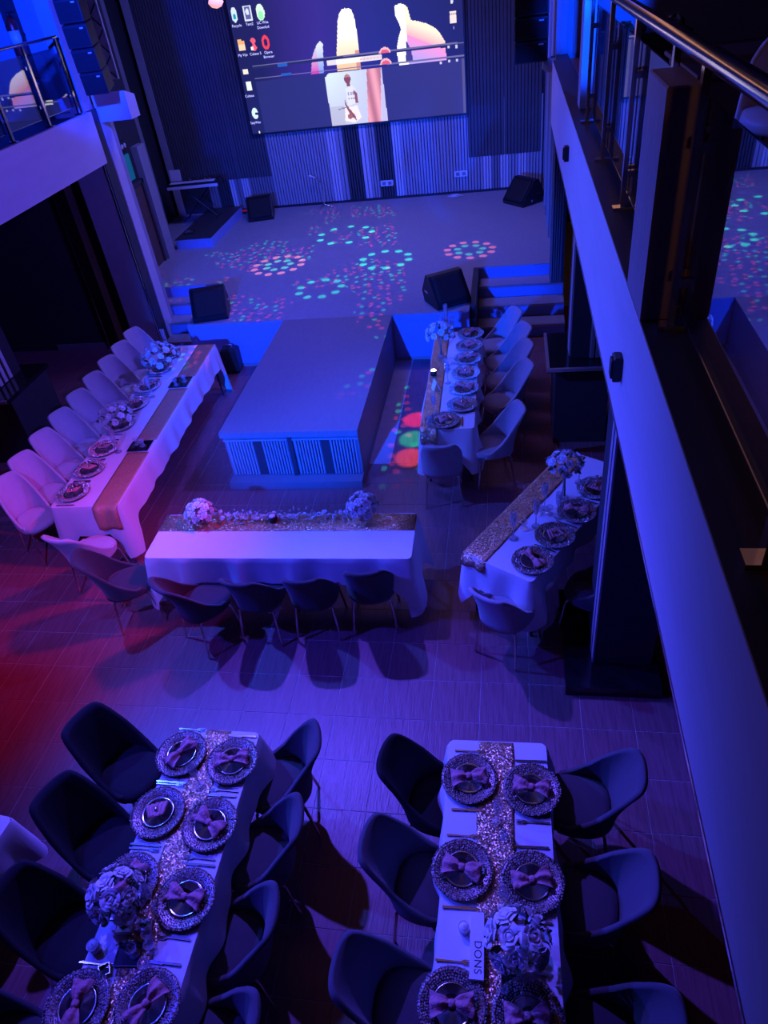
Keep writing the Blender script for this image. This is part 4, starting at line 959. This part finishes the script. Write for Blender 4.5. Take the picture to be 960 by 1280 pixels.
monitor(-5.0, 14.62, ZS, 12, 'black wedge monitor at the back of the stage near the keyboard')
monitor(.26, 14.30, ZS, -48, 'black wedge monitor tilted on its side in the back right corner', 1.05)
def linearray(x, y, ztop, n, label, deg, wid=1.0):
    t = thing('line_array', label, 'speaker', (x, y, ztop), math.radians(deg), 'hanging line arrays')
    t.scale = (wid, wid, 1)
    for k in range(n):
        c = obj('cabinet', boxm('cabinet', 'black', -.21, .21, -.18, .18, -.255*(k+1)+.008, -.255*k, bev=.012), t, (0, -.012*k*k*.2, 0), (.03*k, 0, 0))
        obj('grille', boxm('grille', 'grille', -.19, .19, -.19, -.18, -.255*(k+1)+.03, -.255*k-.03), c)
        obj('badge', boxm('badge', 'whiteplastic', .09, .15, -.196, -.19, -.255*k-.05, -.255*k-.035), c)
    obj('rigging', B().tube([(-.15, 0, 0), (-.15, 0, 6.0-ztop)], .012, 6).tube([(.15, 0, 0), (.15, 0, 6.0-ztop)], .012, 6).mesh('rigging', 'black'), t)
linearray(.28, 11.0, 4.65, 5, 'black line array hanging at the right of the stage', 0)
linearray(-5.17, 9.80, 5.22, 6, 'black line array hanging beside the left corner column', 6, .72)
o = thing('wall_lamp', 'pale wall lamp under the right line array', 'lamp', (.56, 11.2, 3.28))
obj('shade', B().lathe([(.02, .10), (.12, .08), (.13, -.02), (.08, -.06), (0, -.07)], 16).mesh('shade', 'whiteplastic'), o); obj('bracket', boxm('bracket', 'black', -.02, .099, -.03, .03, .08, .11), o)
# lattice truss
t = thing('lattice_truss', 'pale vertical lattice truss behind the left line array', 'truss', (-5.50, 11.0, 3.72))
for sx in (-.07, .07): obj('chord', B().tube([(sx, 0, 0), (sx, 0, 2.28)], .016, 8).mesh('chord', 'nosing'), t)
zz = [((-.07 if k % 2 else .07), 0, k*.15) for k in range(16)]
for a, b_ in zip(zz[:-1], zz[1:]): obj('brace', B().tube([a, b_], .009, 6).mesh('brace', 'black'), t)
obj('back_panel', boxm('back_panel', 'flute_light', -.07, .07, .03, .04, 0, 2.28), t)
# keyboard on stand
kb = thing('stage_keyboard', 'electronic keyboard on a stand at the back left of the stage', 'keyboard', (-6.12, 14.30, ZS+.182), math.radians(2))
kz = .60
obj('keyboard_body', boxm('keyboard_body', 'black', -.52, .52, -.16, .18, kz, kz+.09, bev=.01), kb)
obj('front_rail', boxm('front_rail', 'whiteplastic', -.52, .52, -.175, -.161, kz, kz+.05), kb)
kp = obj('key_bed', boxm('key_bed', 'ink', -.46, .46, -.155, -.02, kz+.09, kz+.094), kb)
b = B()
for k in range(36): b.box(-.455+k*.0253, -.455+k*.0253+.0235, -.153, -.025, kz+.094, kz+.106)
o = obj('white_keys', b.mesh('white_keys', 'keys'), kb); o['kind'] = 'stuff'
obj('music_stand', B().box(-.52, -.30, .05, .065, kz+.09, kz+.30).mesh('music_stand', 'whiteplastic'), kb, None, (-.12, 0, 0))
for x in (-.1, .05, .2, .3): obj('control_knob', B().lathe([(.016, 0), (.014, .02), (0, .02)], 10).mesh('control_knob', 'chrome'), kb, (x, .08, kz+.09))
for s in (-1, 1): obj('stand_leg', B().tube([(s*.33, -.02*s, 0.0), (-s*.30, -.02*s, kz)], .016, 8).mesh('stand_leg', 'black'), kb)
for s in (-1, 1): obj('stand_foot', B().tube([(s*.33, -.2, .012), (s*.33, .2, .012)], .012, 6).mesh('stand_foot', 'black'), kb)
o = thing('red_light_bar', 'low red light bar on the stage floor beside the keyboard', 'light', (-5.42, 15.02, ZS), math.radians(3))
obj('housing', boxm('housing', 'black', -.26, .26, -.06, .06, 0, .05, bev=.01), o); obj('red_lens', boxm('red_lens', 'redled', -.24, .24, -.05, .05, .05, .062), o)
o = thing('microphone_stand', 'thin pale microphone stand near the middle of the stage back wall', 'stand', (-3.75, 15.0, ZS))
obj('stand_pole', B().tube([(0, 0, .02), (.02, 0, .45), (-.10, 0, .58)], .010, 6).mesh('stand_pole', 'chrome'), o)
for k in range(3): obj('stand_leg', B().tube([(0, 0, .06), (.16*math.cos(k*2.1), .12*math.sin(k*2.1), .006)], .008, 6).mesh('stand_leg', 'chrome'), o)
obj('microphone', B().lathe([(.012, 0), (.016, .08), (.024, .10), (.022, .13), (0, .145)], 10).mesh('microphone', 'whiteplastic'), o, (-.10, 0, .58), (0, -1.2, 0))
for k, (px, z, wd, lb) in enumerate(((489, 1.02, .26, 'double white wall socket on the dark panel below the screen'), (580, 1.08, .26, 'double white wall socket on the fluted wall right of the screen'))):
    o = thing('wall_socket', lb, 'socket', (bx(px), 15.225, z), 0, 'wall sockets')
    obj('plate', boxm('plate', 'whiteplastic', -wd/2, wd/2, -.015, .0, -.055, .055, bev=.004), o)
    for s in (-1, 1): obj('outlet', boxm('outlet', 'flute_mid', s*.06-.035, s*.06+.035, -.019, -.015, -.03, .03), o)
o = thing('cable_coil', 'small pale coiled cable on the stage floor by the back wall', 'cable', (-1.07, 15.0, ZS))
obj('coil', B().tube([(.16*math.cos(a*.5)*(1-.02*a), .07*math.sin(a*.5), .012+.0015*a) for a in range(26)], .008, 6).mesh('coil', 'whiteplastic'), o)
o = thing('pedal', 'small pale pedal on the keyboard riser', 'pedal', (-6.05, 13.3, ZS+.18), .2)
obj('pedal_base', boxm('pedal_base', 'black', -.10, .10, -.08, .08, 0, .02), o); obj('pedal_plate', boxm('pedal_plate', 'chrome', -.08, .08, -.06, .06, .02, .04, bev=.006), o)
o = thing('equipment_case', 'black case standing on the floor behind the long left table', 'case', (-4.10, 9.26, 0), .1)
obj('case_body', boxm('case_body', 'black', -.12, .12, -.09, .09, .02, .40, bev=.03), o); obj('case_feet', boxm('case_feet', 'black', -.09, .09, -.08, .08, 0, .02), o); obj('case_handle', B().tube([(-.05, 0, .40), (-.05, 0, .44), (.05, 0, .44), (.05, 0, .40)], .010, 6).mesh('case_handle', 'nosing'), o)
o = thing('pendant_lamp', 'small glowing pink lamp hanging left of the screen', 'lamp', (-4.12, 12.0, 4.40))
obj('shade', B().lathe([(.0, -.07), (.07, -.05), (.11, .0), (.09, .05), (.03, .09), (.0, .09)], 18).mesh('shade', 'pinklamp'), o); obj('cord', B().tube([(0, 0, .09), (0, 0, 1.6)], .006, 6).mesh('cord', 'black'), o)
# fire extinguisher
o = thing('fire_extinguisher', 'red fire extinguisher on the wall behind the left balcony railing', 'fire extinguisher', (-6.38, 10.40, 4.16))
obj('cylinder', B().lathe([(.075, 0), (.08, .02), (.08, .34), (.06, .40), (.025, .43), (0, .43)], 20).mesh('cylinder', 'redpaint'), o)
obj('label_band', B().lathe([(.0812, .10), (.0812, .28)], 20).mesh('label_band', 'whiteplastic'), o)
obj('valve', B().lathe([(.02, .43), (.02, .47), (0, .48)], 10).box(-.015, .10, -.01, .01, .47, .485).mesh('valve', 'black'), o)
obj('hose', B().tube([(.02, -.01, .46), (.10, -.03, .40), (.11, -.03, .2), (.09, -.03, .1)], .011, 6).mesh('hose', 'black'), o)
obj('wall_bracket', boxm('wall_bracket', 'black', -.09, .09, .079, .099, .2, .24), o)
# right balcony furniture
o = thing('wooden_counter', 'brown wooden counter seen beyond the right railing', 'counter', (1.75, 6.9, 3.462))
obj('counter_body', boxm('counter_body', 'plank', -.4, .5, -.8, .5, 0, .30, bev=.01), o); obj('counter_top', boxm('counter_top', 'door', -.44, .54, -.84, .54, .30, .335, bev=.006), o)
t = thing('lounge_chair', 'pale shell chair on the right balcony beyond the handrail', 'chair', (1.46, 4.45, 3.463), math.radians(150))
obj('backrest', B().grid(lambda u, v: (.28*math.sin((u*2-1)*1.7), -.26*math.cos((u*2-1)*1.7)-.08*v, .30+(.48-.25*abs(u*2-1)**2)*v), 24, 8, .025).mesh('backrest', 'whiteplastic'), t)
obj('seat', B().lathe([(.0, .30), (.2, .30), (.25, .33), (.24, .39), (.1, .41), (0, .41)], 22).mesh('seat', 'whiteplastic'), t)
for sx in (-1, 1):
    for sy in (-1, 1): obj('leg', B().tube([(sx*.14, sy*.14, .31), (sx*.2, sy*.2, 0)], .013, 8).mesh('leg', 'black'), t)
o = thing('planter_box', 'dark planter of leafy flowers on the right balcony floor', 'planter', (1.55, 9.3, 3.462))
obj('planter', boxm('planter', 'black', -.5, .3, -.25, .25, 0, .30, bev=.01), o)
for k in range(9): obj('leaf', LEAF, o, (-.4+.08*k, rnd.uniform(-.15, .15), .30), (.6, rnd.uniform(-.4, .4), rnd.uniform(0, 6)), 3)
for k in range(7): obj('rose', ROSE[k % 2], o, (-.4+.1*k, rnd.uniform(-.15, .15), .34), (rnd.uniform(-.4, .4), rnd.uniform(-.4, .4), 0), 1.5)
